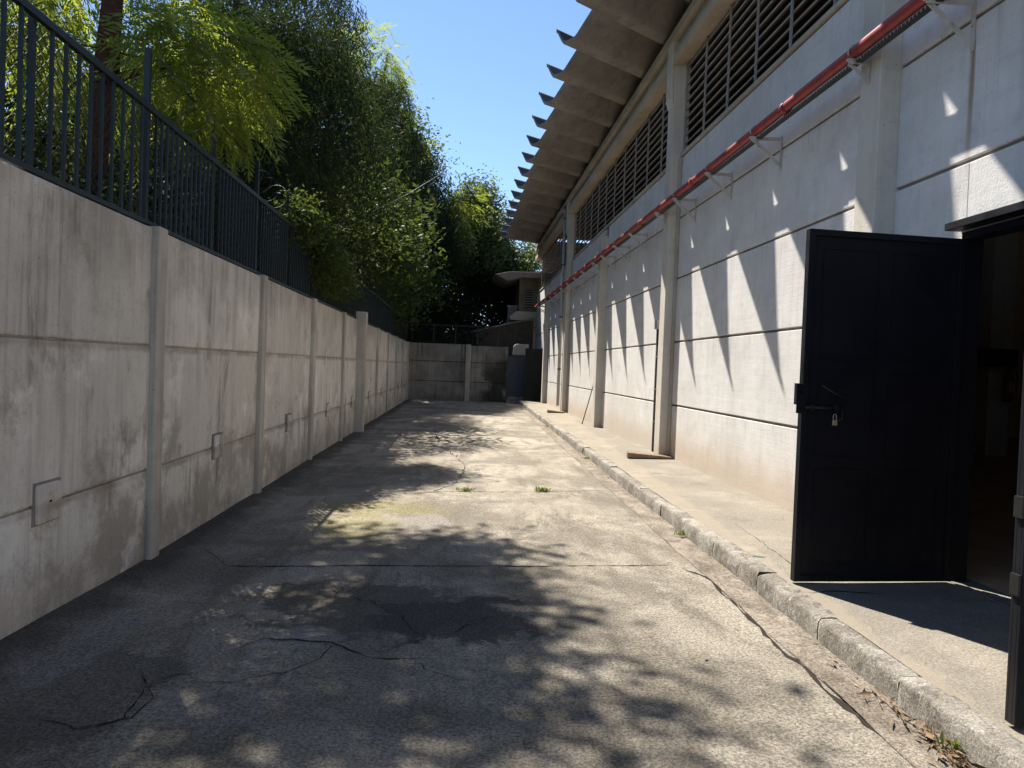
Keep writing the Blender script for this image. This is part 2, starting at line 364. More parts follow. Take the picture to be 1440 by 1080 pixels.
def rawmesh(name, V, F, mat, parent=None, smooth=False):
    me = bpy.data.meshes.new(name); V = np.asarray(V, np.float32); F = np.asarray(F, np.int32)
    if parent is not None: V = V-np.array(parent.get('_o', (0, 0, 0)), np.float32)
    me.vertices.add(len(V)); me.vertices.foreach_set('co', V.ravel())
    k = F.shape[1]; me.loops.add(F.size); me.loops.foreach_set('vertex_index', F.ravel())
    me.polygons.add(len(F)); me.polygons.foreach_set('loop_start', np.arange(0, F.size, k, dtype=np.int32))
    me.polygons.foreach_set('loop_total', np.full(len(F), k, np.int32))
    if smooth: me.polygons.foreach_set('use_smooth', np.ones(len(F), bool))
    me.update(calc_edges=True); me.materials.append(MAT[mat])
    o = bpy.data.objects.new(name, me); COL.objects.link(o)
    if parent is not None: o.parent = parent; o['_o'] = parent.get('_o', (0, 0, 0))
    return o
def vnoise(x, y, s=1., seed=0):
    xs = np.asarray(x)*s+seed*7.3; ys = np.asarray(y)*s-seed*3.1
    return (np.sin(xs*1.3+1.7*np.sin(ys*.9))+np.sin(ys*1.7+1.3*np.sin(xs*1.1+2)) +.5*np.sin(xs*3.1+ys*2.3)+.5*np.sin(ys*3.7-xs*2.9))/3

# ------------------------------------------------------------------ dimensions
XL, XR = -2.385, 3.655
HW = 2.575                       # boundary wall height
ZS = .15                         # pavement height
YE = 34.4                        # end wall
def kx(y): return 2.215+.0148*(y-4)          # kerb front face
def zg(x, y):
    lip = np.clip((-1.9-np.asarray(x))/.5, 0, 1)*.05*np.clip((6-np.asarray(y))/2, 0, 1)
    return .008*vnoise(x, y, .9, 1)+.004*vnoise(x, y, 3.1, 2)+lip

# ------------------------------------------------------------------ ground
def sheet(name, xs0, xs1, ys, nx, zf, mat):
    V = []; F = []
    for y in ys:
        a, b = xs0(y), xs1(y)
        for i in range(nx): V.append((a+(b-a)*i/(nx-1), y, 0))
    V = np.array(V); V[:, 2] = zf(V[:, 0], V[:, 1])
    for j in range(len(ys)-1):
        for i in range(nx-1): F.append((j*nx+i, j*nx+i+1, (j+1)*nx+i+1, (j+1)*nx+i))
    return rawmesh(name, V, F, mat, smooth=True)
g = MB(); g.quad((-900, -900, -.06), (900, -900, -.06), (900, 900, -.06), (-900, 900, -.06))
tag(g.build('ground', 'earth'), 'bare leaf strewn earth beyond the walls', 'ground', kind='structure')
ysd = np.linspace(-8, YE+.05, 420)
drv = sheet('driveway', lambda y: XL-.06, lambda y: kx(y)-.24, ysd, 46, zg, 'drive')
tag(drv, 'worn concrete driveway between the two walls', 'driveway', kind='structure')
tag(sheet('gutter', lambda y: kx(y)-.243+.012*vnoise(y, 0, 3.), lambda y: kx(y)+.03, np.linspace(-8, YE, 400), 8,
    lambda x, y: zg(x, y)+.003+.0015*(1+vnoise(x, y, 5, 4)), 'gutter'), 'pinkish cement gutter strip along the kerb', 'gutter', kind='structure')
tag(sheet('pavement', lambda y: kx(y)+.12, lambda y: XR+.2, np.linspace(-8, 34.6, 430), 16,
    lambda x, y: ZS+.006*vnoise(x, y, 1.1, 5)+.003*vnoise(x, y, 4, 6), 'walk'), 'raised concrete pavement along the hall', 'pavement', kind='structure')
# kerb stones
V = []; F = []
y = -7.0; kr = random.Random(3)
while y < 33.6:
    L = kr.uniform(.85, 1.1); n = 27; dz = kr.uniform(-.008, .012); dx = kr.uniform(-.008, .008); i0 = len(V); gap = .009; chip = 0
    prof = [(0, -.03), (-.003, .06), (.002, .122), (.006, .140), (.018, .150), (.08, .153), (.142, .151), (.15, .145), (.15, .05)]
    for j in range(n):
        yy = y+gap/2+(L-gap)*j/(n-1); e = 1 if 0 < j < n-1 else 0
        chip = max(0, chip*.6+kr.gauss(-.002, .004)) if j else 0
        for k, (px, pz) in enumerate(prof):
            ch = 0
            if 2 <= k <= 4: ch = -max(0, kr.gauss(-.002, .006))-chip*(1 if k < 4 else .5)
            xx = px+kx(yy)+dx-ch*.8+(.006 if not e else 0); zz = pz+dz+(ch if pz > .1 else 0)-(.006 if (not e and pz > .1) else 0)
            V.append((xx+kr.gauss(0, .0014), yy, zz+kr.gauss(0, .0014)))
    m_ = len(prof)
    for j in range(n-1):
        for k in range(m_-1): F.append((i0+j*m_+k, i0+j*m_+k+1, i0+(j+1)*m_+k+1, i0+(j+1)*m_+k))
    for j in (0, n-1):
        for k in range(0, m_-3, 2):
            pass
        c0 = i0+j*m_
        F.append((c0, c0+2, c0+6, c0+8)); F.append((c0+2, c0+3, c0+5, c0+6))
    y += L
k_ = rawmesh('kerb', V, F, 'kerb'); tag(k_, 'chipped concrete kerb stones edging the pavement', 'kerb', kind='structure')
mb = MB(); mb.box(kx(-8)+.03, 2.2, -8, 34, -.05, -.04)

# joints and cracks: dirt filled strips lying in the surface
def strip(pts, w, zoff=.004, seed=0, jag=.02, step=.05, zf=zg):
    r = random.Random(seed); P = []
    for a, b in zip(pts[:-1], pts[1:]):
        d = math.hypot(b[0]-a[0], b[1]-a[1]); n = max(2, int(d/step))
        for i in range(n): t = i/n; P.append((a[0]+(b[0]-a[0])*t, a[1]+(b[1]-a[1])*t))
    P.append(pts[-1]); V = []; F = []; o = 0.
    Q = []
    for p in P: o = o*.55+r.gauss(0, jag*1.5); Q.append((p[0]+o*.6, p[1]+o))
    for i, p in enumerate(Q):
        a = Q[max(0, i-1)]; b = Q[min(len(Q)-1, i+1)]; dx, dy = b[0]-a[0], b[1]-a[1]; l = math.hypot(dx, dy)+1e-9
        ww = w*.55*r.uniform(.2, 1.5)/2*(min(1, i/3, (len(Q)-1-i)/3)*.8+.2)
        for s_ in (-1, 1):
            x, yy = p[0]-dy/l*ww*s_, p[1]+dx/l*ww*s_
            V.append((x, yy, float(zf(x, yy))+zoff))
    for i in range(len(Q)-1): F.append((2*i, 2*i+1, 2*i+3, 2*i+2))
    return V, F
def crack(name, pts, w, seed, jag, px=True, zf=zg, mat='crack', par=drv, zoff=.004, step=.05):
    if px: pts = [tuple(ground_hit(*p)) for p in pts]
    V, F = strip(pts, w, zoff, seed, jag, step, zf=zf); return rawmesh(name, V, F, mat, par)
crack('expansion_joint', [(315, 796), (640, 796), (945, 796)], .032, 1, .003)
crack('expansion_joint', [(470, 699), (540, 697), (620, 692), (760, 692), (860, 690)], .028, 2, .008)
crack('crack', [(330, 915), (370, 900), (460, 905), (520, 922), (570, 924), (600, 926)], .022, 3, .008)
crack('crack', [(520, 922), (600, 898), (560, 868), (520, 845), (450, 822), (380, 823)], .012, 4, .01)
crack('crack', [(80, 1025), (130, 1025), (180, 1010), (205, 965), (200, 940)], .016, 5, .006)
crack('crack', [(610, 692), (640, 680), (655, 658), (640, 640), (618, 625), (610, 602)], .02, 6, .02)
crack('crack', [(655, 658), (690, 652), (740, 648), (800, 644)], .012, 7, .015)
crack('crack', [(270, 770), (315, 788), (315, 796)], .01, 8, .01)
crack('crack', [(960, 800), (1000, 820), (1100, 912), (1180, 985), (1260, 1055), (1330, 1100)], .05, 9, .012, step=.08)
crack('crack', [(1040, 850), (1120, 925), (1200, 1000)], .035, 19, .014, step=.08)
crack('crack', [(1180, 985), (1215, 975), (1240, 985)], .014, 18, .015)
crack('crack', [(940, 735), (900, 705), (870, 690), (855, 672), (800, 625)], .02, 10, .015)
crack('crack', [(600, 898), (640, 890), (668, 872), (720, 866)], .012, 21, .012)
crack('crack', [(460, 905), (445, 930), (400, 948), (330, 958), (250, 950), (205, 965)], .01, 22, .012)
crack('crack', [(205, 965), (215, 985), (190, 1010), (100, 1030), (40, 1010)], .012, 23, .01)
crack('crack', [(570, 924), (590, 945), (640, 960)], .008, 24, .01)
crack('crack', [(275, 770), (255, 755), (262, 742)], .009, 25, .008)
crack('crack', [(560, 710), (640, 705), (700, 712)], .007, 12, .01)
wz = lambda x, y: ZS+.006*vnoise(x, y, 1.1, 5)+.003*vnoise(x, y, 4, 6)
pav = bpy.data.objects['pavement']
crack('crack', [(2.3, 4.88), (2.6, 4.93), (2.95, 4.9)], .022, 13, .006, False, wz, par=pav)
crack('crack', [(2.75, 7.2), (2.7, 6.4), (2.62, 5.6), (2.7, 5.1)], .008, 14, .01, False, wz, par=pav)
crack('green_stain', [(2.36, 5.82), (2.42, 5.9), (2.52, 5.86)], .10, 15, .01, False, wz, 'greenpaint', pav)

# ------------------------------------------------------------------ boundary wall
bw = empty('boundary_wall', 'grey streaked precast concrete wall running along the left of the driveway', 'wall', (XL, 13, 0))
PY0, PS = 5.94, 3.067
posts = [PY0+PS*k for k in range(-4, 10)]
rows = [(-.1, .705), (.705, 1.665), (1.665, HW)]
wr = random.Random(5)
for k in range(len(posts)-1):
    a, b = posts[k]+.14, posts[k+1]
    if b < -5: continue
    b = min(b, YE)
    for i, (z0, z1) in enumerate(rows):
        m = MB(); j = wr.uniform(-.006, .006)
        m.box(XL-.11, XL+j-.012, a, b, z0+.007, z1-.007)
        m.build('wall_panel', 'wallL', bw, .008)
    m = MB(); m.box(XL-.10, XL-.030, a, b, -.1, HW-.04); m.build('joint_backing', 'postL', bw)
    yc = (a+b)/2+.05
    m = MB(); m.prism([(yc-.12, .60), (yc+.12, .60), (yc+.13, .80), (yc+.10, .825), (yc-.12, .825), (yc-.13, .80)], 0, XL-.02, XL+.018); pl = m.build('anchor_plate', 'wallL', bw, .005)
    m = MB(); m.box(XL-.02, XL-.004+.004, yc-.142, yc+.14, .59, .838); m.build('plate_edge_shade', 'groove', pl)  # dark sheet paints a shaded outline around the anchor plate
    m = MB(); m.box(XL+.0175, XL+.0195, yc-.012, yc+.014, .712, .724); m.build('bolt_hole', 'crack', pl)
for k, py in enumerate(posts):
    if py < -5 or py > YE-.3: continue
    m = MB(); m.box(XL-.13, XL+.042, py-.005, py+.16, -.1, HW+.01); m.build('post', 'postL', bw, .012)
m = MB(); m.box(XL-.05, -2.19, 17.25, 17.47, -.1, 2.75); m.build('thick_post', 'postL', bw, .015)
del m

# ------------------------------------------------------------------ fence on the wall
fe = empty('railing_fence', 'dark green bar railing with chain link mesh on top of the left concrete wall', 'fence', (XL-.06, 13, HW))
FX = XL-.055; ZR = 3.47
fy = [PY0+PS/2*k for k in range(-5, 19)]
for k, py in enumerate(fy):
    if py < 1.2: continue
    tall = py > 5.5
    m = MB(); w = .032 if k % 2 else .024
    m.box(FX-.02-w, FX-.02+w*.3, py-w*.7, py+w*.7, HW-.02, 3.93 if tall else ZR+.03); m.build('fence_post', 'fence', fe)
    if k < len(fy)-1:
        m = MB(); nb = 10 if py < 5.5 else 14
        for i in range(1, nb):
            yy = py+PS/2*i/nb
            m.box(FX-.009, FX+.009, yy-.011, yy+.011, HW+.03, ZR-.02)
        m.build('bar_panel', 'fence', fe)
m = MB(); m.box(FX-.02, FX+.02, 1.0, YE, ZR-.02, ZR+.025); m.build('top_rail', 'fence', fe, .004)
m = MB(); m.box(FX-.02, FX+.02, 1.0, YE, HW+.012, HW+.042); m.build('bottom_rail', 'fence', fe, .004)
V = []; F = []
def ribbon(a, b, w):
    a = np.array(a); b = np.array(b); d = b-a; d /= np.linalg.norm(d); x = np.array([1., 0, 0]); y = np.cross(d, x)
    i = len(V)
    for p in (a, b):
        for sx, sy in ((-1, 0), (0, 1), (1, 0), (0, -1)): V.append(p+(x*sx+y*sy)*w)
    for k in range(4): l = (k+1) % 4; F.append((i+k, i+l, i+4+l, i+4+k))
hh = ZR-HW-.06; yy = 1.2
while yy < YE-.9:
    s_ = .085 if yy < 16 else .16
    ribbon((FX-.045, yy, HW+.04), (FX-.045, yy+hh, ZR-.02), .003); ribbon((FX-.049, yy, ZR-.02), (FX-.049, yy+hh, HW+.04), .003)
    yy += s_
rawmesh('chain_link_mesh', np.array(V), F, 'fence', fe)
# razor wire coil
m = MB(); pts = []
n = 1500
for i in range(n):
    t = i/n; a = t*2*PI*66; r_ = .20+.03*math.sin(t*37)
    pts.append((FX-.16+r_*math.cos(a), 6.2+27*t+.03*math.sin(a*.5), 3.79-.1*t+r_*math.sin(a)))
m.tube(pts, .0045, 4, False)
cw = m.build('razor_wire_coil', 'wire'); tag(cw, 'coiled razor wire along the top of the green railing', 'razor wire')

# ------------------------------------------------------------------ end wall
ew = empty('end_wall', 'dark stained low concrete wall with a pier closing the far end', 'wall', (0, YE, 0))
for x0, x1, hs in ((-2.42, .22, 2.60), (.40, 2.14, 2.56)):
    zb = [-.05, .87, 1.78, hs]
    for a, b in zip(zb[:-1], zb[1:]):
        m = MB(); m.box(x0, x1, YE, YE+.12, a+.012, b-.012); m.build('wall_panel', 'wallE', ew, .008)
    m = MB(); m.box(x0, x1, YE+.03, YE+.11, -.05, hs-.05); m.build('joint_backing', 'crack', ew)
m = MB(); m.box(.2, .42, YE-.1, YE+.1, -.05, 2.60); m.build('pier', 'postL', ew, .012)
fb = empty('mesh_fence', 'dark mesh fence standing on the far end wall', 'fence', (0, YE+.06, 2.58))
m = MB(); m.box(-2.4, 1.7, YE+.04, YE+.08, 3.42, 3.46); m.build('top_rail', 'fence', fb)
for x in (-2.3, -1.3, -.3, .7, 1.68):
    m = MB(); m.box(x-.025, x+.025, YE+.035, YE+.085, 2.55, 3.5); m.build('fence_post', 'fence', fb)
V = []; F = []; x = -3.0
while x < 1.7:
    for s_ in (1, -1):
        a = np.array([x, YE+.06, 2.58]); b = np.array([x+.86, YE+.06, 3.44])
        if s_ < 0: a[2], b[2] = b[2], a[2]
        i = len(V); t0 = max(0, (-2.4-x)/.86); t1 = min(1, (1.68-x)/.86)
        if t1 <= t0: continue
        p, q = a+(b-a)*t0, a+(b-a)*t1; w = .005
        V += [p+[0, 0, w], p-[0, 0, w], q-[0, 0, w], q+[0, 0, w]]; F.append((i, i+1, i+2, i+3))
    x += .16
rawmesh('wire_mesh', np.array(V), F, 'fence', fb)
# grey sheet gate + white tank + shed + annex behind the end
gp = empty('sheet_gate', 'blue grey sheet metal gate at the right end of the far wall', 'gate', (2.5, YE, 0))
m = MB(); m.box(2.14, 2.98, YE+.03, YE+.07, .30, 2.14); m.build('sheet', 'bluegrey', gp)
m = MB(); m.box(2.10, 2.16, YE-.01, YE+.08, -.05, 2.2); m.box(2.92, 2.98, YE, YE+.025, .30, 2.14); m.box(2.16, 2.92, YE+.002, YE+.03, .30, .36); m.box(2.16, 2.92, YE+.002, YE+.03, 1.2, 1.25); m.box(2.16, 2.92, YE+.002, YE+.03, 2.08, 2.14); m.build('frame', 'bluegrey', gp)
m = MB(); m.box(2.12, 3.1, YE-.35, YE+.0, -.05, .14); m.box(2.16, 3.0, YE-.12, YE+.02, .14, .28); st = m.build('concrete_step', 'kerb', bevel=.01); tag(st, 'small concrete step below the grey sheet gate', 'step')
m = MB(); m.prism([(2.36, 2.18), (3.10, 2.18), (3.10, 2.72), (2.50, 2.72), (2.40, 2.62)], 1, YE+.16, YE+.75)
tk = m.build('water_tank', 'white', bevel=.04); tag(tk, 'dull white plastic tank behind the grey gate', 'tank')
sh = empty('lean_to_shed', 'dim corrugated lean to shed with a sloping roof behind the end wall', 'shed', (1.2, 37, 0))
m = MB()
x = -1.3
while x < 3.5:
    zt = 2.80+(x+1.3)*.262; m.box(x, x+.10, 37, 37.05, 0, zt); m.box(x+.10, x+.2, 37.03, 37.06, 0, zt); x += .2
m.build('corrugated_wall', 'shed', sh)
m = MB(); m.prism([(-1.4, 2.80), (3.5, 4.08), (3.5, 4.14), (-1.4, 2.86)], 1, 36.8, 40); m.build('roof', 'tile', sh)
gr = empty('barred_window', 'small bright barred opening above the shed roof', 'window', (2.5, 38, 3.9))
m = MB(); m.box(2.28, 2.92, 38.3, 38.36, 3.6, 4.75); m.build('pale_sunlight_panel', 'white', gr)  # pale colour stands in for sunlight on the wall behind the bars
m = MB()
for i in range(7): m.box(2.28+.1*i, 2.31+.1*i, 38.0, 38.03, 3.6, 4.75)
m.box(2.22, 2.95, 37.99, 38.04, 4.70, 4.78); m.beam((2.3, 37.98, 3.7), (2.9, 37.98, 4.6), .05, .03); m.build('bars', 'bracket', gr)
an = empty('annex_building', 'ochre annex with a concrete eave and louvre window beyond the hall end', 'building', (3.2, 40, 0))
m = MB(); m.box(2.75, 4.4, 37.2, 44, 4.4, 6.1); m.build('wall', 'annex', an, .02)
m = MB(); m.prism([(2.3, 3.98), (4.4, 3.98), (4.4, 4.42), (2.62, 4.42), (2.3, 4.15)], 1, 36.9, 44); m.build('floor_slab', 'beam', an, .02)
m = MB(); m.prism([(1.5, 6.15), (2.1, 5.85), (2.75, 6.05), (4.4, 6.05), (4.4, 6.35), (2.2, 6.30)], 1, 36.5, 44); m.build('eave', 'tile', an, .02)
m = MB(); m.box(2.95, 3.50, 37.16, 37.21, 4.55, 5.60); wn = m.build('louver_window', 'annex', an)
m = MB(); m.box(3.03, 3.42, 37.12, 37.165, 4.62, 5.52); m.build('dark_opening', 'blackbox', wn)
m = MB()
for i in range(7): m.beam((3.02, 37.10, 4.7+.125*i), (3.43, 37.10, 4.7+.125*i), .07, .012, (0, -.6, .8))
m.build('slats', 'louver', wn)
m = MB(); m.box(2.7, 4.4, 41.5, 41.7, 0, 4.0); m.build('lower_wall', 'darkcon', an)

# ------------------------------------------------------------------ the hall
hall = empty('hall_building', 'long pale concrete hall with louvre windows and a zigzag roof edge on the right', 'building', (XR, 13, 0))
CY = [-.15, 6.2, 12.72, 19.06, 25.3, 31.6]
CW = .33
ZR_ = [ZS-.05, 1.07, 2.155, 3.25, 4.29, 5.34]
OP = (2.98, 5.26, ZS, 2.72)            # doorway  y0 y1 z0 z1
FOP = (33.05, 34.3, ZS, 2.55)          # far doorway
def panel_boxes(y0, y1, z0, z1, ops):
    L = [(y0, y1, z0, z1)]
    for o in ops:
        N = []
        for a, b, c, d in L:
            if o[1] <= a or o[0] >= b or o[3] <= c or o[2] >= d: N.append((a, b, c, d)); continue
            if o[0] > a: N.append((a, o[0], c, d))
            if o[1] < b: N.append((o[1], b, c, d))
            if o[3] < d: N.append((max(a, o[0]), min(b, o[1]), o[3], d))
        L = N
    return L
bays = [(-6.5, CY[0])]+[(CY[i]+CW, CY[i+1]) for i in range(5)]+[(CY[5]+CW, YE+3)]
for y0, y1 in bays:
    for z0, z1 in zip(ZR_[:-1], ZR_[1:]):
        e = wr.uniform(-.003, .003)
        for a, b, c, d in panel_boxes(y0, y1, z0+.016, z1-.016, (OP, FOP)):
            m = MB(); m.box(XR+e, XR+.08, a, b, c, d); m.build('wall_panel', 'wallR', hall, .007)
m = MB()
for a, b, c, d in panel_boxes(-6.6, YE+3, .02, 5.3, (OP, FOP)): m.box(XR+.03, XR+.09, a, b, c, d)
m.build('panel_backing', 'groove', hall)
for i, cy in enumerate(CY):
    tall = i in (0, 2, 4)
    m = MB(); cw_ = CW if not tall else CW+.0
    m.box(XR-.185, XR+.1, cy, cy+CW, ZS-.05, 7.42 if tall else 5.08)
    if tall: m.prism([(XR-.24, 6.35), (XR-.186, 6.2), (XR-.186, 7.41), (XR-.24, 7.41)], 1, cy+.01, cy+CW-.01)
    m.build('column', 'colR', hall, .012)
    if tall:
        m = MB()
        m.box(XR-.055, XR-.004, cy-.055, cy-.004, ZS, 5.3); m.build('joint_strip', 'beam', hall, .004)
# window bands between tall columns
for a, b in ((CY[0]+CW, CY[2]), (CY[2]+CW, CY[4]), (CY[4]+CW, YE+2.2)):
    m = MB(); m.box(XR-.03, XR+.2, a, b, 5.345, 5.40); wn = m.build('louver_window', 'beam', hall, .004)
    nb = max(2, round((b-a)/1.08))
    for i in range(nb+1):
        yy = a+.02+(b-a-.04)*i/nb; m = MB()
        m.box(XR+.01, XR+.035, yy-.014, yy+.014, 5.40, 7.0); m.build('mullion', 'louver', wn)
    m = MB(); z = 5.46
    while z < 6.98:
        m.beam((XR+.095, a, z), (XR+.095, b, z), .14, .018, (-.62, 0, .78)); z += .147
    m.build('slats', 'louver', wn)
    m = MB(); m.prism([(XR-.22, 6.90), (XR+.16, 6.97), (XR+.16, 7.15), (XR-.22, 7.08)], 1, a, b); m.build('lintel', 'lintel', hall, .006)
    m = MB(); m.box(XR-.14, XR+.14, a, b, 7.13, 7.30); m.build('upper_band', 'beam', hall, .006)
m = MB(); m.box(XR-.26, XR+.1, -6.5, YE+2.2, 7.30, 7.46); m.build('roof_beam', 'beam', hall, .01)
m = MB(); m.box(XR+.11, XR+.15, -6.5, YE+2.2, 7.31, 8.12); m.build('light_stop_board', 'darkcon', hall)  # added board, stops daylight leaking into the hall under the roof
# corner and end wall
m = MB(); m.box(XR+.2, 24, YE+2.9, YE+3.1, 0, 8.0); m.box(XR+.2, 24, -6.7, -6.5, 0, 8.0); m.box(24, 24.2, -6.7, YE+3.1, 0, 8.0); m.build('outer_walls', 'beam', hall)
m = MB(); m.box(XR-.1, 24, -6.6, YE+3, 8.135, 8.25); m.build('roof_slab', 'darkcon', hall)
m = MB(); m.box(XR+.12, 24, -6.5, YE+2.9, ZS-.12, ZS-.002); m.build('floor', 'innerfloor', hall)
m = MB(); m.box(XR+.094, XR+.108, -6.5, OP[0]-.004, ZS, 5.3); m.box(XR+.094, XR+.108, OP[1]+.004, YE+2.9, ZS, 5.3); m.box(XR+.094, XR+.108, OP[0]-.004, OP[1]+.004, OP[3]+.01, 5.3); m.build('inner_lining', 'inner', hall)
m = MB(); m.box(11.0, 11.5, 14.9, 15.4, ZS, 8.0); m.build('pillar', 'lintel', hall, .02)
m = MB(); m.box(9, 24, 20.5, 20.7, ZS, 8.05); m.build('partition', 'inner', hall)
# folded roof units, skewed to the wall
_kp = [(0, 7.90), (.05, 7.99), (.12, 8.05), (.22, 8.06), (.30, 8.03), (.34, 7.99), (.62, 7.66), (.655, 7.63), (.70, 7.615), (.83, 7.605), (.875, 7.63), (.92, 7.70), (.97, 7.80), (1.0, 7.865), (1.035, 7.90)]
ts = [k[0] for k in _kp]; tz = [k[1] for k in _kp]
TH = .07
def roof_unit(yb):
    m = MB(); A = np.array([2.36, yb-.94]); B = np.array([1.57, yb]); d = np.array([.8, .6]); n = len(ts)
    P = []
    for s_, z in zip(ts, tz):
        o = A+(B-A)*s_; q = o+d*((XR+.11-o[0])/d[0])
        P.append(((o[0], o[1], z), (q[0], q[1], z)))
    i = len(m.v)
    for dz in (0, TH):
        for o, q in P: m.v += [(o[0], o[1], o[2]+dz), (q[0], q[1], q[2]+dz)]
    for k in range(n-1):
        a = i+2*k; m.f.append((a, a+1, a+3, a+2)); b = a+2*n; m.f.append((b, b+2, b+3, b+1)); 
        m.f.append((a, a+2, b+2, b)); m.f.append((a+1, b+1, b+3, a+3)); m.sm += [False]*4
    for a in (i, i+2*n-2): m.f.append((a, a+2*n, a+2*n+1, a+1)); m.sm.append(False)
    return m
for k in range(-6, 14):
    o = roof_unit(14.0+1.6*k).build('roof_unit', 'tile', hall); o.data.materials.append(MAT['tiletop'])
    for p in o.data.polygons:
        if p.normal.z > .3: p.material_index = 1
# door frame
m = MB()
m.box(XR-.035, XR+.118, OP[0]+.002, OP[0]+.05, ZS, 2.664); m.box(XR-.02, XR+.118, OP[1]-.03, OP[1]-.002, ZS, 2.665); m.box(XR-.035, XR+.118, OP[0]+.002, OP[1]-.002, 2.665, 2.718)
m.prism([(XR-.13, 2.735), (XR-.003, 2.735), (XR-.003, 2.80), (XR-.13, 2.79)], 1, OP[0]-.12, OP[1]+.06); m.build('door_frame', 'door', hall, .004)
m = MB(); m.box(XR-.02, XR+.03, OP[0]+.05, OP[1]-.05, ZS-.02, ZS+.012); m.build('threshold', 'walk', hall, .004)
def leaf(xa, xb, y, z0, z1, near):
    m = MB(); m.box(xa, xb, y-.012, y+.012, z0, z1); lf = m.build('door_leaf', 'door', hall)
    m = MB(); w = .045
    for sgn in (-1, 1):
        f0, f1 = (y-.03, y-.0125) if sgn < 0 else (y+.0125, y+.03)
        m.box(xa, xa+w, f0, f1, z0, z1); m.box(xb-w, xb, f0, f1, z0, z1)
        m.box(xa+w, xb-w, f0, f1, z0, z0+w); m.box(xa+w, xb-w, f0, f1, z1-w, z1)
    m.build('edge_frame', 'door', lf, .003)
    xm = (xa+xb)/2; m = MB()
    for (p, q) in ((xa+.12, xm-.05), (xm+.05, xb-.12)):
        for (u, v) in ((z0+.12, z0+.80), (z0+.88, z0+1.5), (z0+1.58, z1-.12)):
            f0, f1 = y-.018, y-.0125
            m.box(p, q, f0, f1, u, u+.012); m.box(p, q, f0, f1, v-.012, v); m.box(p, p+.012, f0, f1, u+.012, v-.012); m.box(q-.012, q, f0, f1, u+.012, v-.012)
    m.build('panel_moulding', 'door', lf)
    return lf
DY = 5.115
lf = leaf(2.395, 3.60, DY, ZS+.02, 2.655, False)
m = MB(); m.tube([(2.41, DY-.05, 1.405), (2.70, DY-.05, 1.405)], .009, 8); m.box(2.44, 2.47, DY-.065, DY-.031, 1.385, 1.425); m.box(2.62, 2.65, DY-.065, DY-.031, 1.385, 1.425)
m.tube([(2.69, DY-.05, 1.405), (2.69, DY-.05, 1.33), (2.66, DY-.045, 1.32)], .008, 8); m.build('slide_bolt', 'blackbox', lf)
m = MB(); m.tube([(2.52, DY-.031, 1.56), (2.52, DY-.07, 1.56), (2.68, DY-.075, 1.48), (2.68, DY-.031, 1.48)], .008, 8); m.build('handle', 'blackbox', lf)
m = MB(); m.box(2.355, 2.3945, DY-.02, DY+.02, 1.42, 1.57); m.box(2.35, 2.43, DY-.034, DY-.0305, 1.36, 1.50); m.build('latch', 'door', lf, .003)
for z in (.5, 1.4, 2.3):
    m = MB(); m.tube([(3.612, DY+.005, z), (3.612, DY+.005, z+.12)], .014, 8); m.build('hinge', 'blackbox', lf)
for o in [lf]+list(lf.children):
    for v in o.data.vertices: v.co.y += (v.co.x+lf['_o'][0]-2.395)*.07
pk = empty('padlock', 'small steel padlock hanging from the bolt of the open black door leaf', 'padlock', (2.625, DY-.045, 1.28))
m = MB(); m.box(2.608, 2.642, DY-.062, DY-.044, 1.285, 1.325); m.build('lock_body', 'brass', pk, .004)
m = MB(); m.tube([(2.614, DY-.053, 1.325), (2.614, DY-.053, 1.352)]+[(2.625-.011*math.cos(a), DY-.053, 1.352+.011*math.sin(a)) for a in (.5, 1.0, 1.57, 2.1, 2.6)]+[(2.636, DY-.053, 1.352), (2.636, DY-.053, 1.325)], .003, 6); m.build('shackle', 'steel', pk)
lf2 = leaf(2.385, 3.52, 2.995, ZS+.02, 2.665, True)
for z in (.72, 1.05):
    m = MB(); m.box(2.372, 2.3845, 2.97, 3.02, z, z+.09); m.build('latch', 'blackbox', lf2)
lf3 = leaf(2.84, 3.62, 33.3, ZS+.02, 2.50, True)

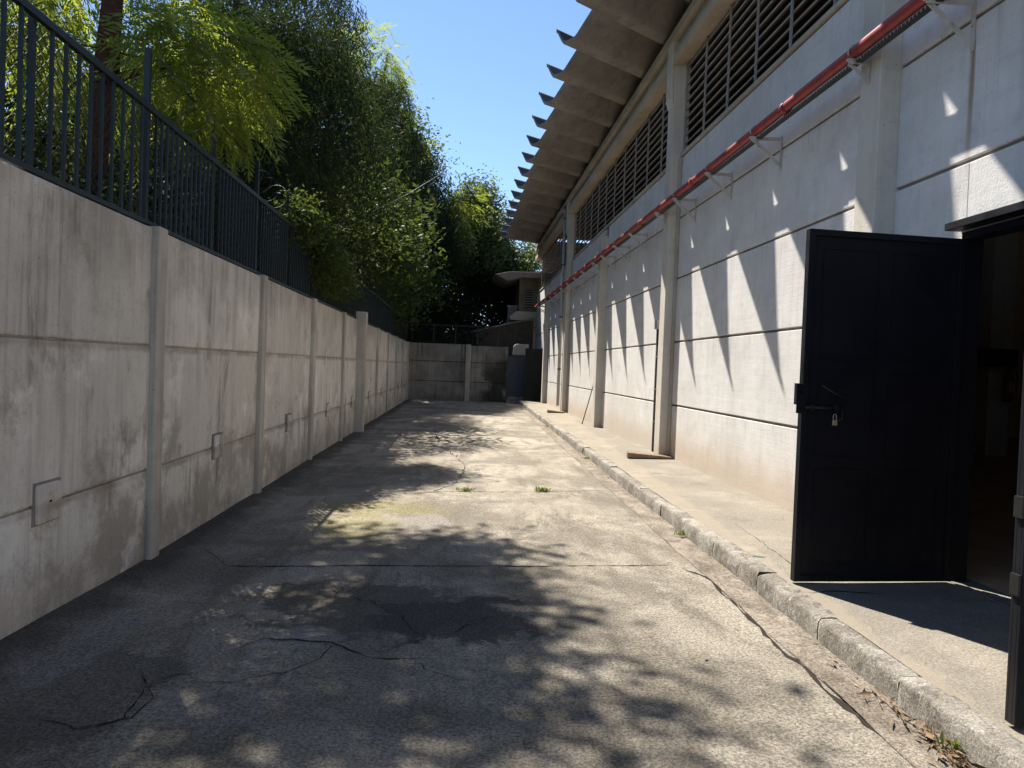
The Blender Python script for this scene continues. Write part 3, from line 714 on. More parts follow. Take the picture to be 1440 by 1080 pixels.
# pipe run with brackets
PX, PZ = 3.335, 4.475
rp = empty('fire_water_pipe', 'red painted water pipe running the length of the right wall', 'pipe', (PX, 12, PZ))
m = MB(); m.tube([(PX, -5, PZ)]+[(PX, y, PZ+.004*math.sin(y)) for y in range(-4, 34)]+[(PX, 34.5, PZ)], .053, 16); m.build('pipe_run', 'red', rp)
BY = [-1.2, .4, 2.1, 3.7, 5.29, 6.38, 8.59, 10.2, 11.8, 12.9, 14.95, 16.5, 18.0, 19.24, 21.0, 22.5, 24.0, 25.48, 27.2, 28.7, 30.2, 31.78, 33.2]
for yy in (4.55, 7.75, 10.9, 14.1, 17.2, 20.3, 23.4, 26.5, 29.6):
    m = MB(); m.tube([(PX, yy, PZ), (PX, yy+.11, PZ)], .061, 16); m.build('coupling', 'red', rp)
for i, yy in enumerate(BY):
    if yy < 5: continue
    col = any(abs(yy-c-CW/2) < .1 for c in CY)
    xw = XR-.19 if col else XR-.004
    ord_ = i-3
    b = empty('pipe_bracket', ('short bracket fixed to a column' if col else 'triangular steel bracket on the wall panel')+', holding the red pipe', 'bracket', (xw, yy, PZ-.1), 'brackets holding the red pipe')
    m = MB(); z = PZ-.064
    m.box(PX-.07, xw-.008, yy-.02, yy+.02, z-.012, z); m.box(PX-.07, xw-.008, yy-.02, yy-.014, z-.045, z-.0125); m.build('arm', 'bracket', b)
    m = MB(); m.box(xw-.007, xw, yy-.022, yy+.022, z-(.2 if col else .36), z+.02); m.build('wall_plate', 'bracket', b)
    if not col:
        m = MB(); m.beam((PX-.03, yy+.004, z-.03), (xw-.012, yy+.004, z-.31), .04, .008, (0, 1, 0)); m.build('brace', 'bracket', b)
    else:
        m = MB(); m.beam((PX-.05, yy+.004, z-.03), (xw-.012, yy+.004, z-.17), .035, .008, (0, 1, 0)); m.build('brace', 'bracket', b)
    m = MB(); m.tube([(PX+.066*math.cos(a), yy, PZ+.066*math.sin(a)) for a in np.linspace(-.5, PI+.5, 12)], .006, 6); m.build('u_bolt', 'bracket', b)
def bl(y): return [o for o in COL.objects if o.name.startswith('pipe_bracket') and abs(o.location.y-y) < .05][0]
nm = {5.29: 'large triangular bracket with a rusty foot above the black door, nearest of the pipe brackets', 6.38: 'short bracket fixed to the nearest column under the red pipe',
      8.59: 'pale triangular bracket just left of the nearest column', 10.2: 'pale triangular bracket second left of the nearest column', 11.8: 'pale triangular bracket beside the tall column with the conduit', 12.9: 'short bracket on the tall column with the dark conduit',
      14.95: 'first triangular bracket beyond the tall conduit column', 16.5: 'second triangular bracket beyond the tall conduit column', 18.0: 'triangular bracket just before the short middle column', 19.24: 'short bracket on the short middle column',
      21.0: 'first triangular bracket past the short middle column', 22.5: 'second triangular bracket past the short middle column', 24.0: 'triangular bracket just before the downpipe column', 25.48: 'short bracket on the column carrying the downpipe',
      27.2: 'first triangular bracket beyond the downpipe', 28.7: 'second triangular bracket beyond the downpipe', 30.2: 'triangular bracket just before the farthest column', 31.78: 'short bracket on the farthest column', 33.2: 'last triangular bracket at the far end of the red pipe'}
for y_, t_ in nm.items(): bl(y_)['label'] = t_
m = MB()
yy = 3.0
m.box(PX+.005, PX+.055, 3, 34, PZ-.096, PZ-.092); m.box(PX+.055, PX+.058, 3, 34, PZ-.096, PZ-.07)
while yy < 20:
    m.box(PX+.002, PX+.005, yy, yy+.036, PZ-.096, PZ-.072); yy += .05
m.box(PX+.002, PX+.005, 20, 34, PZ-.096, PZ-.072)
tag(m.build('cable_tray', 'tray'), 'thin perforated cable tray running under the red pipe', 'cable tray')

# downpipe, conduit, pole, boards
dp = empty('downpipe', 'grey rainwater downpipe with an elbow beside the far tall column', 'downpipe', (3.40, 25.75, 0))
m = MB(); m.tube([(3.39, 25.74, ZS+.2), (3.39, 25.74, 7.0)], .055, 12); m.build('pipe', 'pipe', dp)
m = MB(); m.tube([(3.39, 25.74, 7.0), (3.38, 25.8, 7.14), (3.36, 26.2, 7.2), (3.3, 26.9, 7.22)], .058, 12); m.build('elbow', 'pipe', dp)
m = MB()
for z in (1.6, 3.4, 5.2, 6.8): m.tube([(3.39, 25.74, z), (3.39, 25.74, z+.05)], .064, 12)
m.build('clips', 'conduit', dp)
cn = empty('wall_conduit', 'dark conduit rising to a small box beside the tall near column', 'conduit', (3.6, 13.95, ZS))
m = MB(); m.tube([(3.60, 13.62, ZS), (3.60, 13.62, 2.42)], .022, 8); m.build('dark_tube', 'conduit', cn)
m = MB(); m.tube([(3.62, 13.52, ZS+.4), (3.62, 13.52, 2.42)], .016, 8); m.build('grey_tube', 'pipe', cn)
m = MB(); m.box(3.55, 3.65, 13.48, 13.68, 2.42, 2.58); m.build('junction_box', 'pipe', cn, .008)
m = MB()
for z in (.7, 1.3, 1.9): m.box(3.575, 3.652, 13.59, 13.65, z, z+.025)
m.build('clips', 'pipe', cn)
cf = empty('far_conduit', 'thin dark conduit beside the column with the downpipe', 'conduit', (3.6, 26.1, ZS))
m = MB(); m.tube([(3.6, 25.98, ZS), (3.6, 25.98, 2.35)], .03, 8); m.build('tube', 'conduit', cf)
m = MB()
for z in (.6, 1.4, 2.2): m.box(3.57, 3.652, 25.94, 26.02, z, z+.03)
m.build('clips', 'pipe', cf)
m = MB(); m.tube([(3.3, 19.9, ZS+.01), (3.46, 19.95, .75), (3.63, 20.02, 1.42)], .014, 8)
tag(m.build('leaning_pole', 'conduit'), 'thin dark pole leaning on the wall by the short middle column', 'pole')
def boards(x0, x1, y0, y1, lab, rz):
    e = empty('board_ramp', lab, 'board', ((x0+x1)/2, (y0+y1)/2, ZS), 'old boards lying on the pavement')
    ym = (y0+y1)/2; n = 3
    for i in range(n):
        a = y0+(y1-y0)*i/n; m = MB(); q = .02*i
        zf = ZS+.012
        m.prism([(x0+q, zf), (x1, zf), (x1, zf+.03), (x0+q, zf+.085)], 1, a+.004, a+(y1-y0)/n-.004); m.build('plank', 'wood', e, .004)
    return e
boards(2.86, 3.62, 12.42, 12.68, 'weathered boards lying flat at the foot of the tall near column', 0)
boards(2.92, 3.5, 24.7, 25.15, 'weathered boards lying at the foot of the downpipe column', 0)
# extinguisher and box inside
fx = empty('fire_extinguisher', 'red fire extinguisher hanging on the pillar inside the dark doorway', 'extinguisher', (11.2, 14.8, 1.0))
m = MB(); c = (11.30, 14.72)
m.tube([(c[0], c[1], 1.3), (c[0], c[1], 1.34), (c[0], c[1], 1.82), (c[0], c[1], 1.90), (c[0], c[1], 1.94)], [.07, .10, .10, .07, .035], 16); m.build('cylinder', 'extinguisher', fx)
m = MB(); m.tube([(c[0], c[1], 1.94), (c[0], c[1], 2.0)], .03, 10); m.box(c[0]-.02, c[0]+.12, c[1]-.015, c[1]+.015, 1.99, 2.02); m.box(c[0]-.02, c[0]+.1, c[1]-.015, c[1]+.015, 2.04, 2.06); m.build('valve', 'blackbox', fx)
m = MB(); m.tube([(c[0]+.03, c[1], 1.97), (c[0]+.16, c[1], 1.95), (c[0]+.2, c[1], 1.8), (c[0]+.17, c[1]-.02, 1.5)], .016, 8); m.build('hose', 'blackbox', fx)
m = MB(); m.box(c[0]-.055, c[0]+.055, c[1]-.106, c[1]-.098, 1.5, 1.7); m.build('sticker', 'white', fx)
m = MB(); m.box(10.45, 11.35, 14.55, 14.88, 2.02, 2.38); o = m.build('wall_cabinet', 'blackbox', bevel=.01); tag(o, 'black box cabinet above the extinguisher inside the doorway', 'cabinet')

# ------------------------------------------------------------------ small ground things
def tuft(x, y, n, L, lab, z=0, grp=None, mat='weed'):
    m = MB()
    for i in range(n):
        a = random.uniform(0, 2*PI); l = L*random.uniform(.5, 1.1); t = random.uniform(.25, 1.1); ox, oy = random.gauss(0, L*.6), random.gauss(0, L*.25)
        b = np.array([x+ox, y+oy, z]); tip = b+l*np.array([math.cos(a)*math.sin(t), math.sin(a)*math.sin(t), math.cos(t)]); mid = (b+tip)/2+[0, 0, l*.12]
        w = l*.12*np.array([-math.sin(a), math.cos(a), 0]); m.quad(b-w*.4, mid-w, tip, mid+w)
    o = m.build('weed_tuft', mat, off=(x, y, z)); return tag(o, lab, 'weed', 'weeds growing in the cracks' if grp is None else grp)
p = ground_hit(655, 691); tuft(p[0], p[1], 70, .075, 'flat green weed in the joint near the middle of the driveway, left of the two')
p = ground_hit(762, 692); tuft(p[0], p[1], 80, .085, 'upright green weed in the joint right of the driveway middle')
tuft(kx(3.05)+.02, 3.05, 60, .08, 'green weed at the kerb foot by the dry leaves', .02)
for i, yy in enumerate((7.2, 13.3, 20.5)):
    tuft(kx(yy)-.03, yy, 40, .06, ['mossy weed at the kerb foot level with the open door', 'mossy weed at the kerb foot level with the near boards', 'mossy weed at the far kerb foot'][i], .01)
m = MB()
for i in range(170):
    yy = 2.6+abs(random.gauss(0, .55)); x = kx(yy)-.02-abs(random.gauss(0, .045)); l = random.uniform(.03, .13); a = random.gauss(1.3, .6); z = .012+random.uniform(0, .035)
    d = np.array([math.cos(a), math.sin(a), random.gauss(0, .15)])*l/2; w = np.array([-math.sin(a), math.cos(a), random.gauss(0, .6)])*random.uniform(.004, .011); c = np.array([x, yy, z])
    m.quad(c-d, c-w, c+d, c+w+[0, 0, .004])
for i in range(520):
    yy = random.uniform(4, 30); x = random.choice([kx(yy)-abs(random.gauss(0, .06)), XL+.06+abs(random.gauss(0, .12)), random.uniform(-2.2, 2.0)]); l = random.uniform(.015, .045); a = random.uniform(0, 6.3); z = float(zg(x, yy))+.022
    d = np.array([math.cos(a), math.sin(a), .1])*l/2; w = np.array([-math.sin(a), math.cos(a), .3])*l*.2; c = np.array([x, yy, z]); m.quad(c-d, c-w, c+d, c+w)
tag(m.build('leaf_litter', 'litter'), 'dry brown leaves gathered in the gutter', 'dry leaves', kind='stuff')

# ------------------------------------------------------------------ trees
def tmpl_pinnate(r, L=.5, n=13, w=.020, ll=.11):
    Q = []
    for i in range(n):
        t = (i+1)/n; x = L*t; z = -.42*L*t*t; l = ll*(.55+.75*math.sin(PI*min(1, t*.85+.1))); a = .95-.35*t
        for s_ in (-1, 1):
            b = np.array([x, 0, z]); dr = np.array([math.cos(a), s_*math.sin(a), -.3+r.gauss(0, .12)]); dr /= np.linalg.norm(dr)
            pw = np.cross(dr, [0, 0, 1]); pw /= np.linalg.norm(pw); pw = pw+np.array([0, 0, r.gauss(0, .5)])
            Q.append([b, b+dr*l*.5+pw*w/2, b+dr*l, b+dr*l*.5-pw*w/2])
    return np.array(Q)
def tmpl_droop(r, L=.6, n=12, ll=.19, w=.028):
    Q = []
    for i in range(n):
        t = r.random(); b = np.array([r.gauss(0, .10)+L*.45*t, r.gauss(0, .10), -L*t*.8])
        a = r.uniform(0, 2*PI); dn = r.uniform(.5, 1.3); dr = np.array([math.cos(a)*.6, math.sin(a)*.6, -dn]); dr /= np.linalg.norm(dr)
        pw = np.cross(dr, [r.gauss(0, 1), r.gauss(0, 1), .3]); pw /= np.linalg.norm(pw); l = ll*r.uniform(.6, 1.2)
        Q.append([b, b+dr*l*.45+pw*w/2, b+dr*l, b+dr*l*.45-pw*w/2])
    return np.array(Q)
def tmpl_broad(r, sp=.22, n=11, ll=.13, w=.06):
    Q = []
    for i in range(n):
        b = np.array([r.gauss(0, sp), r.gauss(0, sp), r.gauss(0, sp*.7)]); dr = np.array([r.gauss(0, 1), r.gauss(0, 1), r.gauss(-.35, .6)]); dr /= np.linalg.norm(dr)
        pw = np.cross(dr, [r.gauss(0, .5), r.gauss(0, .5), 1]); pw /= np.linalg.norm(pw); l = ll*r.uniform(.6, 1.25)
        Q.append([b, b+dr*l*.45+pw*w/2*l/ll, b+dr*l, b+dr*l*.45-pw*w/2*l/ll])
    return np.array(Q)
_tr = random.Random(2)
T_PIN = [tmpl_pinnate(_tr, L) for L in (.42, .5, .58, .5)]
T_DRO = [tmpl_droop(_tr) for _ in range(6)]
T_BRO = [tmpl_broad(_tr) for _ in range(6)]
T_FAR = [tmpl_broad(_tr, .42, 12, .24, .11) for _ in range(6)]
T_SML = [tmpl_broad(_tr, .16, 14, .085, .04) for _ in range(6)]

def place(T, C, D, sc):
    """leaf clumps: templates T at centres C, x axis along D"""
    out = []
    idx = rng.integers(0, len(T), len(C))
    D = D/np.linalg.norm(D, axis=1, keepdims=True)
    up = np.tile([0., 0, 1], (len(C), 1)); Y = np.cross(up, D); ny = np.linalg.norm(Y, axis=1, keepdims=True); Y = np.where(ny < 1e-3, [0, 1, 0], Y/np.maximum(ny, 1e-6)); Z = np.cross(D, Y)
    ro = rng.normal(0, .45, len(C))[:, None]; Y, Z = Y*np.cos(ro)+Z*np.sin(ro), Z*np.cos(ro)-Y*np.sin(ro)
    for k, t in enumerate(T):
        s_ = idx == k
        if not s_.any(): continue
        q = t.reshape(-1, 3); c = C[s_]; f = sc[s_][:, None, None]
        P = c[:, None, :]+f*(q[None, :, 0:1]*D[s_][:, None, :]+q[None, :, 1:2]*Y[s_][:, None, :]+q[None, :, 2:3]*Z[s_][:, None, :])
        out.append(P.reshape(-1, 3))
    return np.concatenate(out)

SKY = [(536, -60), (538, 30), (556, 60), (572, 95), (582, 150), (590, 172), (604, 188), (622, 210), (634, 240), (655, 246), (672, 258), (690, 252), (700, 272), (716, 292), (722, 318), (715, 352), (728, 352), (900, 352), (1600, 100), (1600, -60)]
SHADE = [(0, 1090), (860, 1090), (960, 1050), (1030, 1000), (1000, 968), (930, 966), (830, 976), (760, 962), (712, 935), (690, 915), (742, 885), (758, 858), (715, 838), (690, 815), (700, 800), (700, 790), (718, 774), (690, 764), (650, 755), (610, 766), (560, 770), (520, 762), (480, 768), (440, 758), (405, 752), (430, 722), (468, 703),
         (500, 705), (520, 711), (545, 706), (550, 696), (613, 688), (650, 679), (684, 673), (640, 662), (600, 655), (556, 652), (555, 645), (620, 642), (690, 634), (706, 629), (690, 621), (736, 613), (700, 603), (640, 597), (575, 597), (560, 588), (600, 582), (640, 577), (716, 579), (720, 572), (690, 560), (575, 560), (497, 607), (435, 647), (362, 690), (207, 790), (0, 903)]
SHG = [tuple(ground_hit(*p)) for p in SHADE]
HOLES = [(300, 845, 30), (345, 838, 26), (415, 850, 22), (560, 1030, 45), (625, 1045, 35), (500, 955, 25), (545, 980, 30), (712, 972, 30), (690, 905, 28), (600, 832, 18), (660, 800, 16), (565, 803, 16), (470, 1000, 22), (310, 1040, 30), (430, 880, 18),
         (250, 985, 24), (740, 1030, 26), (820, 1050, 24), (520, 880, 14), (640, 945, 20), (380, 800, 10), (345, 790, 12), (880, 1010, 18)]
HG = [(ground_hit(a, b), ground_hit(a+r, b)) for a, b, r in HOLES]
HG = [(c, np.linalg.norm(c-e)) for c, e in HG]
def holes(P):
    g_ = sun_ground(P); k = np.ones(len(P), bool)
    for c, r in HG:
        q = (g_-c)/[1.0, 1.25]; k &= np.hypot(q[:, 0], q[:, 1]) > r+.06
    return k
def sun_ground(P):
    t = P[:, 2]/SUN[2]; return P[:, :2]-SUN[None, :2]*t[:, None]
def cull(P, D=None, sky=True, mar=0., ymax=33):
    """drop clumps that would stick out into the open sky above the yard or shade its sunlit part"""
    keep = np.ones(len(P), bool)
    Q = P if D is None else P+D
    for X in (P, Q):
        pr = pproj(X); j = pr[:, :2]+rng.normal(0, 5, (len(X), 2))
        if sky: keep &= ~(inpoly(j, SKY) & (pr[:, 2] > 0))
        # nothing hangs in front of the hall or down into the yard
        yard = (X[:, 0] > XL-.1) & (X[:, 1] < YE) & (X[:, 2] < 2.9); keep &= ~yard
        keep &= X[:, 0] < 1.0+30*(X[:, 1] > YE)
    gpt = sun_ground(P); ing = (gpt[:, 0] > XL) & (gpt[:, 0] < XR) & (gpt[:, 1] > .3) & (gpt[:, 1] < ymax)
    jj = gpt+rng.normal(0, .05, gpt.shape)
    ok = inpoly(jj, SHG)
    if mar:
        for dx, dy in ((mar, 0), (mar*.7, mar*.7), (mar*.7, -mar*.7), (0, mar), (0, -mar)): ok &= inpoly(gpt+[dx, dy], SHG) | (gpt[:, 0]+dx < XL) | (gpt[:, 1]+dy < .5)
    keep &= ~(ing & ~ok)
    return keep
def blobs(B, n, shell=.5):
    """points in ellipsoids (centre, radii, weight)"""
    w = np.array([b[2] for b in B], float); w /= w.sum(); C = []; D = []
    for b, k in zip(B, rng.multinomial(n, w)):
        v = rng.normal(size=(k, 3)); v /= np.linalg.norm(v, axis=1, keepdims=True)
        r_ = (shell+(1-shell)*rng.random((k, 1))**.6)
        C.append(np.array(b[0])+v*r_*np.array(b[1])); D.append(v)
    return np.concatenate(C), np.concatenate(D)
def gaps(C, s_=1.1, th=-.25, seed=0):
    v = vnoise(C[:, 0]+C[:, 2]*.7, C[:, 1]-C[:, 2]*.5, s_, seed); return v > th
def shade_seeds(y0, y1, n, h0, h1, xmax=-.9):
    """crown points standing on the sun rays of the shaded ground"""
    out = []
    a = np.array(SHG); lo, hi = a.min(0), a.max(0)
    while sum(len(o) for o in out) < n:
        p = np.stack([rng.uniform(lo[0], hi[0], 4000), rng.uniform(y0, y1, 4000)], 1)
        p = p[inpoly(p, SHG) & (p[:, 0] > -2.0)]
        h = rng.uniform(h0, h1, len(p)); P = np.concatenate([p+SUN[None, :2]*(h/SUN[2])[:, None], h[:, None]], 1)
        k = vnoise(p[:, 0], p[:, 1], 2.3, 5)+.6*vnoise(p[:, 0], p[:, 1], 5.3, 8) > -.62
        k &= P[:, 0] < xmax
        pr = pproj(P); k &= ~inpoly(pr[:, :2], SKY)
        out.append(P[k])
    return np.concatenate(out)[:n]
def limb(m, a, b, r0, r1, sag=0, n=6, jit=.08):
    a = np.array(a, float); b = np.array(b, float); pts = []; L = np.linalg.norm(b-a)
    for i in range(n+1):
        t = i/n; p = a+(b-a)*t+np.array([0, 0, sag*L*math.sin(PI*t)])
        if 0 < i < n: p = p+np.array([random.gauss(0, 1), random.gauss(0, 1), random.gauss(0, .6)])*jit*L/n
        pts.append(p)
    m.tube(pts, [r0+(r1-r0)*i/n for i in range(n+1)], 9); return pts
def trim(P):
    q = P.reshape(-1, 4, 3); bad = ((q[:, :, 0] > XL-.14) & (q[:, :, 1] < YE+.1) & (q[:, :, 2] < 2.64)).any(1); return q[~bad].reshape(-1, 3)
def tree(name, label, base, fork, r0, limbs, C, D, T, sc, mat, bark='bark', cat='tree', grp=None, extra=None):
    e = empty(name, label, cat, base, grp)
    m = MB(); tp = limb(m, base, fork, r0, r0*.7)
    m.build('trunk', bark, e)
    if limbs:
        m = MB()
        for (a, b, r_) in limbs:
            P = limb(m, a, b, r_, r_*.35, .08)
            for q in range(4):
                k = random.randint(2, 5); s_ = P[k]; d = np.array([random.gauss(0, 1), random.gauss(0, 1), random.gauss(.1, .6)]); d /= np.linalg.norm(d)
                e2 = s_+d*random.uniform(.6, 1.4)
                if cull(np.array([e2]))[0]: limb(m, s_, e2, r_*.35, r_*.1, 0, 4)
        m.build('branches', bark, e)
    P = place(T, C, D, sc)
    if extra: P = np.concatenate([P, place(extra[2], extra[0], extra[1], extra[3])])
    P = trim(P)
    F = np.arange(len(P)).reshape(-1, 4)
    rawmesh('crown', P, F, mat, e); return e
def dirs(D, out=.6, down=.6):
    d = D*out+rng.normal(0, .35, D.shape); d[:, 2] = d[:, 2]*.4-down*rng.uniform(.2, 1, len(d)); return d

def lit_fronds(P):
    """keep the sun's path to the low hanging fronds open"""
    q = P-SUN[None]*((P[:, 2:3]-4.3)/SUN[2])
    return ~((P[:, 2] > 5.3) & (q[:, 0] > -3.3) & (q[:, 0] < -1.7) & (q[:, 1] > 6.4) & (q[:, 1] < 9.0))
def off_trunk(P):
    return ~((np.abs(P[:, 0]/P[:, 1]+.462) < .055) & (P[:, 1] < 8.2) & (P[:, 2] > 3.2))
# A: feathery tree leaning over the fence, lit leaves
C, D = blobs([((-3.7, 7.9, 4.9), (1.1, 1.3, .9), 1.7), ((-2.7, 7.6, 4.42), (.65, .9, .5), 1.3), ((-5.2, 8.6, 6.8), (2.0, 2.2, 1.6), 1.8), ((-4.0, 9.4, 8.4), (1.7, 2.0, 1.3), 1.4)], 1700, .35)
d = dirs(D, .8, .55); k = cull(C, d*.35) & ((C[:, 0] < XL-.15) | (C[:, 2] > 3.5)) & gaps(C, 1.5, -.45, 6) & lit_fronds(C) & holes(C) & off_trunk(C); C, d = C[k], d[k]
sd = shade_seeds(.6, 7.4, 2800, 9, 13); vd = dirs(rng.normal(size=sd.shape), .8, .4)  # unseen leaf clumps added overhead to cast the foreground shade
kk = cull(sd, None, True, .19) & lit_fronds(sd) & holes(sd); sd, vd = sd[kk], vd[kk]
tree('feathery_tree', 'feathery leaved tree with bright yellow green fronds leaning over the fence, nearest on the left', (-5.0, 8.6, -.05), (-3.75, 8.0, 4.35), .15,
     [((-3.75, 8, 4.35), (-3.65, 8.1, 6.6), .125), ((-3.75, 8, 4.35), (-2.6, 7.7, 4.5), .05), ((-3.6, 8.1, 6.4), (-3.4, 10.5, 8.6), .07), ((-3.7, 8, 5.4), (-5.6, 8.6, 6.9), .07), ((-3.6, 8.1, 6.5), (-2.9, 8.6, 8.6), .05)],
     C, d, T_PIN, rng.uniform(.8, 1.25, len(C)), 'leafA', 'barkred', extra=(sd, vd, T_SML, rng.uniform(1.6, 2.4, len(sd))))
# B: dark drooping tree in the middle of the left side
C, D = blobs([((-3.9, 15.5, 6.4), (2.0, 2.4, 2.2), 3), ((-4.8, 13.6, 5.0), (1.9, 2.2, 2.0), 2.2), ((-4.8, 15.5, 8.8), (2.2, 2.6, 1.9), 2.0), ((-4.0, 18.5, 4.8), (1.8, 2.5, 1.8), 1.4), ((-3.6, 12.0, 4.5), (1.0, 1.3, 1.2), .8)], 5200, .45)
sd = shade_seeds(6.8, 15, 1100, 5.2, 9.0); C = np.concatenate([C, sd]); v = sd-np.array([-4.5, 16, 6.]); D = np.concatenate([D, v/np.linalg.norm(v, axis=1, keepdims=True)])
d = dirs(D, .5, .5); k = cull(C, d*.3) & gaps(C, 1.2, -.6, 2); C, d = C[k], d[k]
tree('dark_drooping_tree', 'dark tree with dense hanging foliage behind the fence, right of the feathery tree', (-5.6, 15.4, -.05), (-4.6, 15.4, 5.0), .24,
     [((-4.6, 15.4, 4.8), (-3.4, 16.4, 6.6), .11), ((-4.6, 15.4, 5.0), (-4.8, 15.4, 9.2), .12), ((-4.6, 15.4, 4.3), (-4.8, 13.4, 5.8), .09)],
     C, d, T_DRO, rng.uniform(.8, 1.25, len(C)), 'leafB')
# big dark tree further back whose outline stands against the sky
C, D = blobs([((-6.5, 30, 10.6), (3.6, 3.6, 4.1), 3), ((-4.3, 33, 8.8), (2.8, 3.0, 3.4), 2.4), ((-8.0, 27, 7.7), (3.0, 3.2, 3.4), 1.4), ((-7.4, 30.5, 14.8), (3.4, 3.4, 2.8), 2.2), ((-2.4, 36.4, 9.4), (2.0, 1.8, 2.8), 1.7), ((-3.7, 35, 12.6), (1.9, 2.0, 2.2), 1.4), ((-.9, 37.4, 8.0), (1.3, 1.4, 1.8), .8)], 8200, .5)
d = dirs(D, .5, .5); k = cull(C, d*.5, ymax=20) & gaps(C, .8, -.6, 3); C, d = C[k], d[k]
tree('large_dark_tree', 'large dark tree bulging against the sky above the far left wall', (-7.6, 31, -.05), (-6.4, 31, 8.0), .38,
     [((-6.4, 31, 7.6), (-4.2, 33.5, 10.4), .18), ((-6.4, 31, 8), (-7.2, 30.6, 15), .2), ((-6.4, 31, 8), (-2.6, 36, 10.5), .16), ((-6.4, 31, 7.6), (-8.4, 27, 9.2), .15)],
     C, d, T_DRO, rng.uniform(1.15, 1.8, len(C)), 'leafB')
C, D = blobs([((-5.0, 39.5, 17.4), (2.2, 1.8, 2.2), 2), ((-3.5, 39, 14.8), (1.9, 1.8, 1.7), 1.5), ((-1.9, 39, 12.0), (1.5, 1.6, 1.5), 1.2), ((-.7, 39.4, 10.0), (1.3, 1.6, 1.4), 1.1)], 1500, .3)
d = dirs(D, .9, .35); k = cull(C, d*.6); C, d = C[k], d[k]
tree('pale_feathery_tree', 'pale feathery tree showing against the sky along the edge of the large dark tree', (-5.4, 39.5, -.05), (-4.8, 39.5, 13.0), .3,
     [((-4.8, 39.5, 13), (-4.4, 39.4, 17.6), .12), ((-4.8, 39.5, 11), (-2.2, 39, 12.4), .1), ((-4.8, 39.5, 9), (-1.2, 39.2, 10.2), .1)],
     C, d, T_PIN, rng.uniform(1.6, 2.3, len(C)), 'leafA')
# C: mid green tree over the far part of the wall
C, D = blobs([((-3.4, 24, 5.6), (2.2, 3, 2.2), 2), ((-2.6, 27.5, 5.2), (2.0, 3, 2.2), 2), ((-4.4, 21.5, 4.2), (1.8, 2.4, 1.6), 1.4)], 3400, .4)
sd = shade_seeds(15, 30, 620, 4.2, 6.2, -.9); C = np.concatenate([C, sd]); v = sd-np.array([-4, 26, 6.]); D = np.concatenate([D, v/np.linalg.norm(v, axis=1, keepdims=True)])
d = dirs(D, .5, .4); k = cull(C, d*.3) & gaps(C, 1.1, -.45, 4); C, d = C[k], d[k]
tree('mid_green_tree', 'mid green tree leaning over the far half of the left wall', (-4.6, 25.5, -.05), (-3.8, 25.6, 4.6), .2,
     [((-3.8, 25.6, 4.6), (-2.8, 27.8, 6.2), .1), ((-3.8, 25.6, 4.6), (-3.6, 23.6, 6.4), .1), ((-3.8, 25.6, 4.4), (-4, 28, 8.5), .1)],
     C, d, T_BRO, rng.uniform(1.1, 1.7, len(C)), 'leafC')
# far trees beyond the end wall
far = [((.4, 43, 8.2), (2.3, 2.6, 3.4), 2600, 'pale leafy tree rising beyond the end wall beside the hall roof edge', 'leafD'),
       ((2.6, 46, 7.2), (2.2, 2.5, 2.8), 1900, 'tree beyond the annex eave, farthest to the right', 'leafD'),
       ((-2.6, 40, 6.6), (2.7, 2.6, 3.8), 2600, 'bushy tree just beyond the left end of the far wall', 'leafC'),
       ((-6.0, 44, 8.0), (3.2, 3, 4.6), 2400, 'tall tree far behind the left wall corner', 'leafC')]
for (c, r_, n, lab, mt) in far:
    B = [(c, r_, 2)]+[((c[0]+random.gauss(0, r_[0]*.6), c[1]+random.gauss(0, 1), c[2]+random.gauss(0, r_[2]*.6)), tuple(x*.5 for x in r_), .7) for _ in range(5)]
    C, D = blobs(B, n, .4); d = dirs(D, .6, .3); k = cull(C, d*.3) & gaps(C, .9, -.45, int(c[1])) & (C[:, 2] > .6); C, d = C[k], d[k]
    tree('far_tree', lab, (c[0], c[1], -.05), (c[0], c[1], c[2]-1), .18, [((c[0], c[1], c[2]-1.2), (c[0]+1.2, c[1], c[2]+1.4), .08), ((c[0], c[1], c[2]-1.4), (c[0]-1.2, c[1], c[2]+1), .08)], C, d, T_FAR, rng.uniform(.8, 1.3, len(C)), mt, grp='trees beyond the end wall')
# dark undergrowth trees behind the end wall
for (x, y, lab) in ((-.8, 37.2, 'dark shrub right behind the middle of the far end wall'), (1.2, 41.2, 'dark shrub behind the lean to shed roof'), (-2.6, 36.6, 'dark shrub behind the left corner of the far wall')):
    hz = 5.0 if y > 40 else 3.0; C, D = blobs([((x, y, hz), (2.2 if y > 40 else 1.5, .9, hz*.8), 1)], 1700 if y > 40 else 900, .3); d = dirs(D, .5, .4); k = cull(C, d*.3) & (C[:, 1] > YE+.4); C, d = C[k], d[k]
    tree('shrub', lab, (x, y, -.05), (x, y, 2.2), .07, [], C, d, T_BRO, rng.uniform(1.3, 2.0, len(C)), 'leafB', cat='shrub', grp='shrubs behind the end wall')
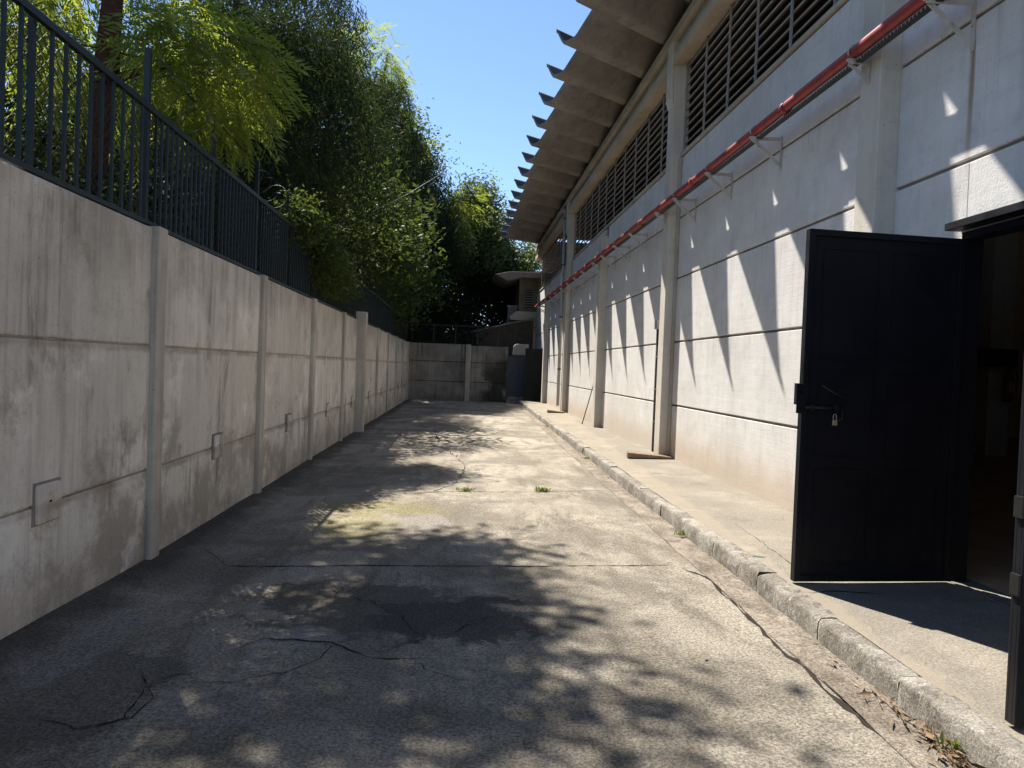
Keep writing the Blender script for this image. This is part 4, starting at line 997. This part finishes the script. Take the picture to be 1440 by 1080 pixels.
# undergrowth behind the left wall
ug = [((-4.6, 4.6, 2.3), (1.3, 1.5, 2.0), 750, 'leafE', T_SML, 'sparse shrub behind the nearest fence bars at the left edge'),
      ((-4.2, 7.6, 2.2), (1.2, 1.6, 1.3), 1300, 'leafE', T_SML, 'shrub behind the first tall fence post'),
      ((-4.4, 10.6, 2.6), (1.6, 1.7, 1.9), 1500, 'leafB', T_BRO, 'dark shrub behind the fence below the feathery fronds'),
      ((-4.2, 13.6, 2.5), (1.4, 1.8, 1.9), 1400, 'leafB', T_BRO, 'dark shrub behind the vine covered fence'),
      ((-4.0, 17.4, 2.4), (1.3, 2.2, 1.7), 1300, 'leafB', T_BRO, 'dark shrub under the big drooping tree'),
      ((-3.9, 21.6, 2.5), (1.2, 2.4, 1.7), 1300, 'leafE', T_BRO, 'shrub behind the fence past the thick post'),
      ((-3.9, 26.4, 2.6), (1.2, 2.6, 1.7), 1200, 'leafE', T_BRO, 'shrub behind the fence near its middle far part'),
      ((-3.8, 31.2, 2.7), (1.2, 2.4, 1.8), 1200, 'leafB', T_BRO, 'shrub behind the far end of the fence')]
for c, r_, n, mt, T, lab in ug:
    C, D = blobs([(c, r_, 2), ((c[0]-.6, c[1]+.5, c[2]+.8), tuple(x*.7 for x in r_), 1)], n, .3); d = dirs(D, .6, .3); k = (C[:, 0] < XL-.3) & cull(C, d*.2, False) & gaps(C, 1.5, -.5, int(c[1])); C, d = C[k], d[k]
    tree('shrub', lab, (c[0], c[1], -.05), (c[0], c[1], c[2]), .06, [((c[0], c[1], 1.2), (c[0]+.6, c[1]+.4, c[2]+.9), .03), ((c[0], c[1], 1.0), (c[0]-.4, c[1]-.5, c[2]+1.1), .03)], C, d, T, rng.uniform(.9, 1.5, len(C)), mt, cat='shrub', grp='shrubs behind the left wall')
# background trees, further left
bt = [((-9.5, 6.5, 5.0), (2.4, 3, 3.2), 'loose tree far left with sky showing through'), ((-9.0, 13.5, 5.2), (2.6, 3.2, 3.8), 'dense tree in the background behind the feathery fronds'),
      ((-9.0, 21, 5.6), (2.6, 3.4, 4.2), 'dense tree in the background behind the dark drooping tree'), ((-8.6, 30, 5.4), (2.8, 4, 4.2), 'dense tree in the background behind the mid green tree')]
for i, (c, r_, lab) in enumerate(bt):
    C, D = blobs([(c, r_, 2), ((c[0]+.8, c[1]+1.5, c[2]-2), tuple(x*.7 for x in r_), 1)], 650 if i == 0 else 2300, .3); d = dirs(D, .6, .3); k = cull(C, d*.3) & gaps(C, 1.0, -.2 if i == 0 else -.5, i); C, d = C[k], d[k]
    tree('background_tree', lab, (c[0], c[1], -.05), (c[0], c[1], c[2]-.5), .16, [((c[0], c[1], c[2]-1), (c[0]+1.2, c[1]+.6, c[2]+1.6), .07), ((c[0], c[1], c[2]-1.2), (c[0]-.6, c[1]-1.2, c[2]+1.4), .07)], C, d, T_FAR, rng.uniform(.75, 1.1, len(C)), 'leafB', grp='background trees behind the left wall')
# vine on the fence
C, D = blobs([((XL-.05, 11.2, 3.62), (.16, .75, .22), 1.2), ((XL+.0, 12.6, 3.3), (.17, .7, .5), 2), ((XL+.02, 13.1, 2.9), (.10, .35, .45), 1.3), ((XL-.05, 14.6, 3.2), (.2, 1.2, .4), 1.2)], 900, .2)
d = dirs(D, .6, .8); k = C[:, 2] > 2.82; C, d = C[k], d[k]
e = empty('climbing_vine', 'green climbing vine draped over the railing and hanging down to the wall top', 'vine', (XL, 12.5, 2.6))
m = MB(); limb(m, (XL-.1, 13.2, 2.58), (XL-.05, 11.0, 3.75), .012, .006); limb(m, (XL-.1, 13.2, 2.58), (XL, 15.2, 3.5), .012, .006); m.build('stem', 'bark', e)
P = trim(place(T_SML, C, d, rng.uniform(.7, 1.1, len(C)))); rawmesh('foliage', P, np.arange(len(P)).reshape(-1, 4), 'leafC', e)
# thin cable through the crown
m = MB(); m.tube([(-1.9, 15.2, 4.62), (-1.2, 15.35, 5.05), (-.42, 15.5, 5.62)], .006, 6)
tag(m.build('cable', 'pipe'), 'thin pale cable crossing in front of the dark drooping tree', 'cable')
for o in COL.objects:
    if '_o' in o: del o['_o']
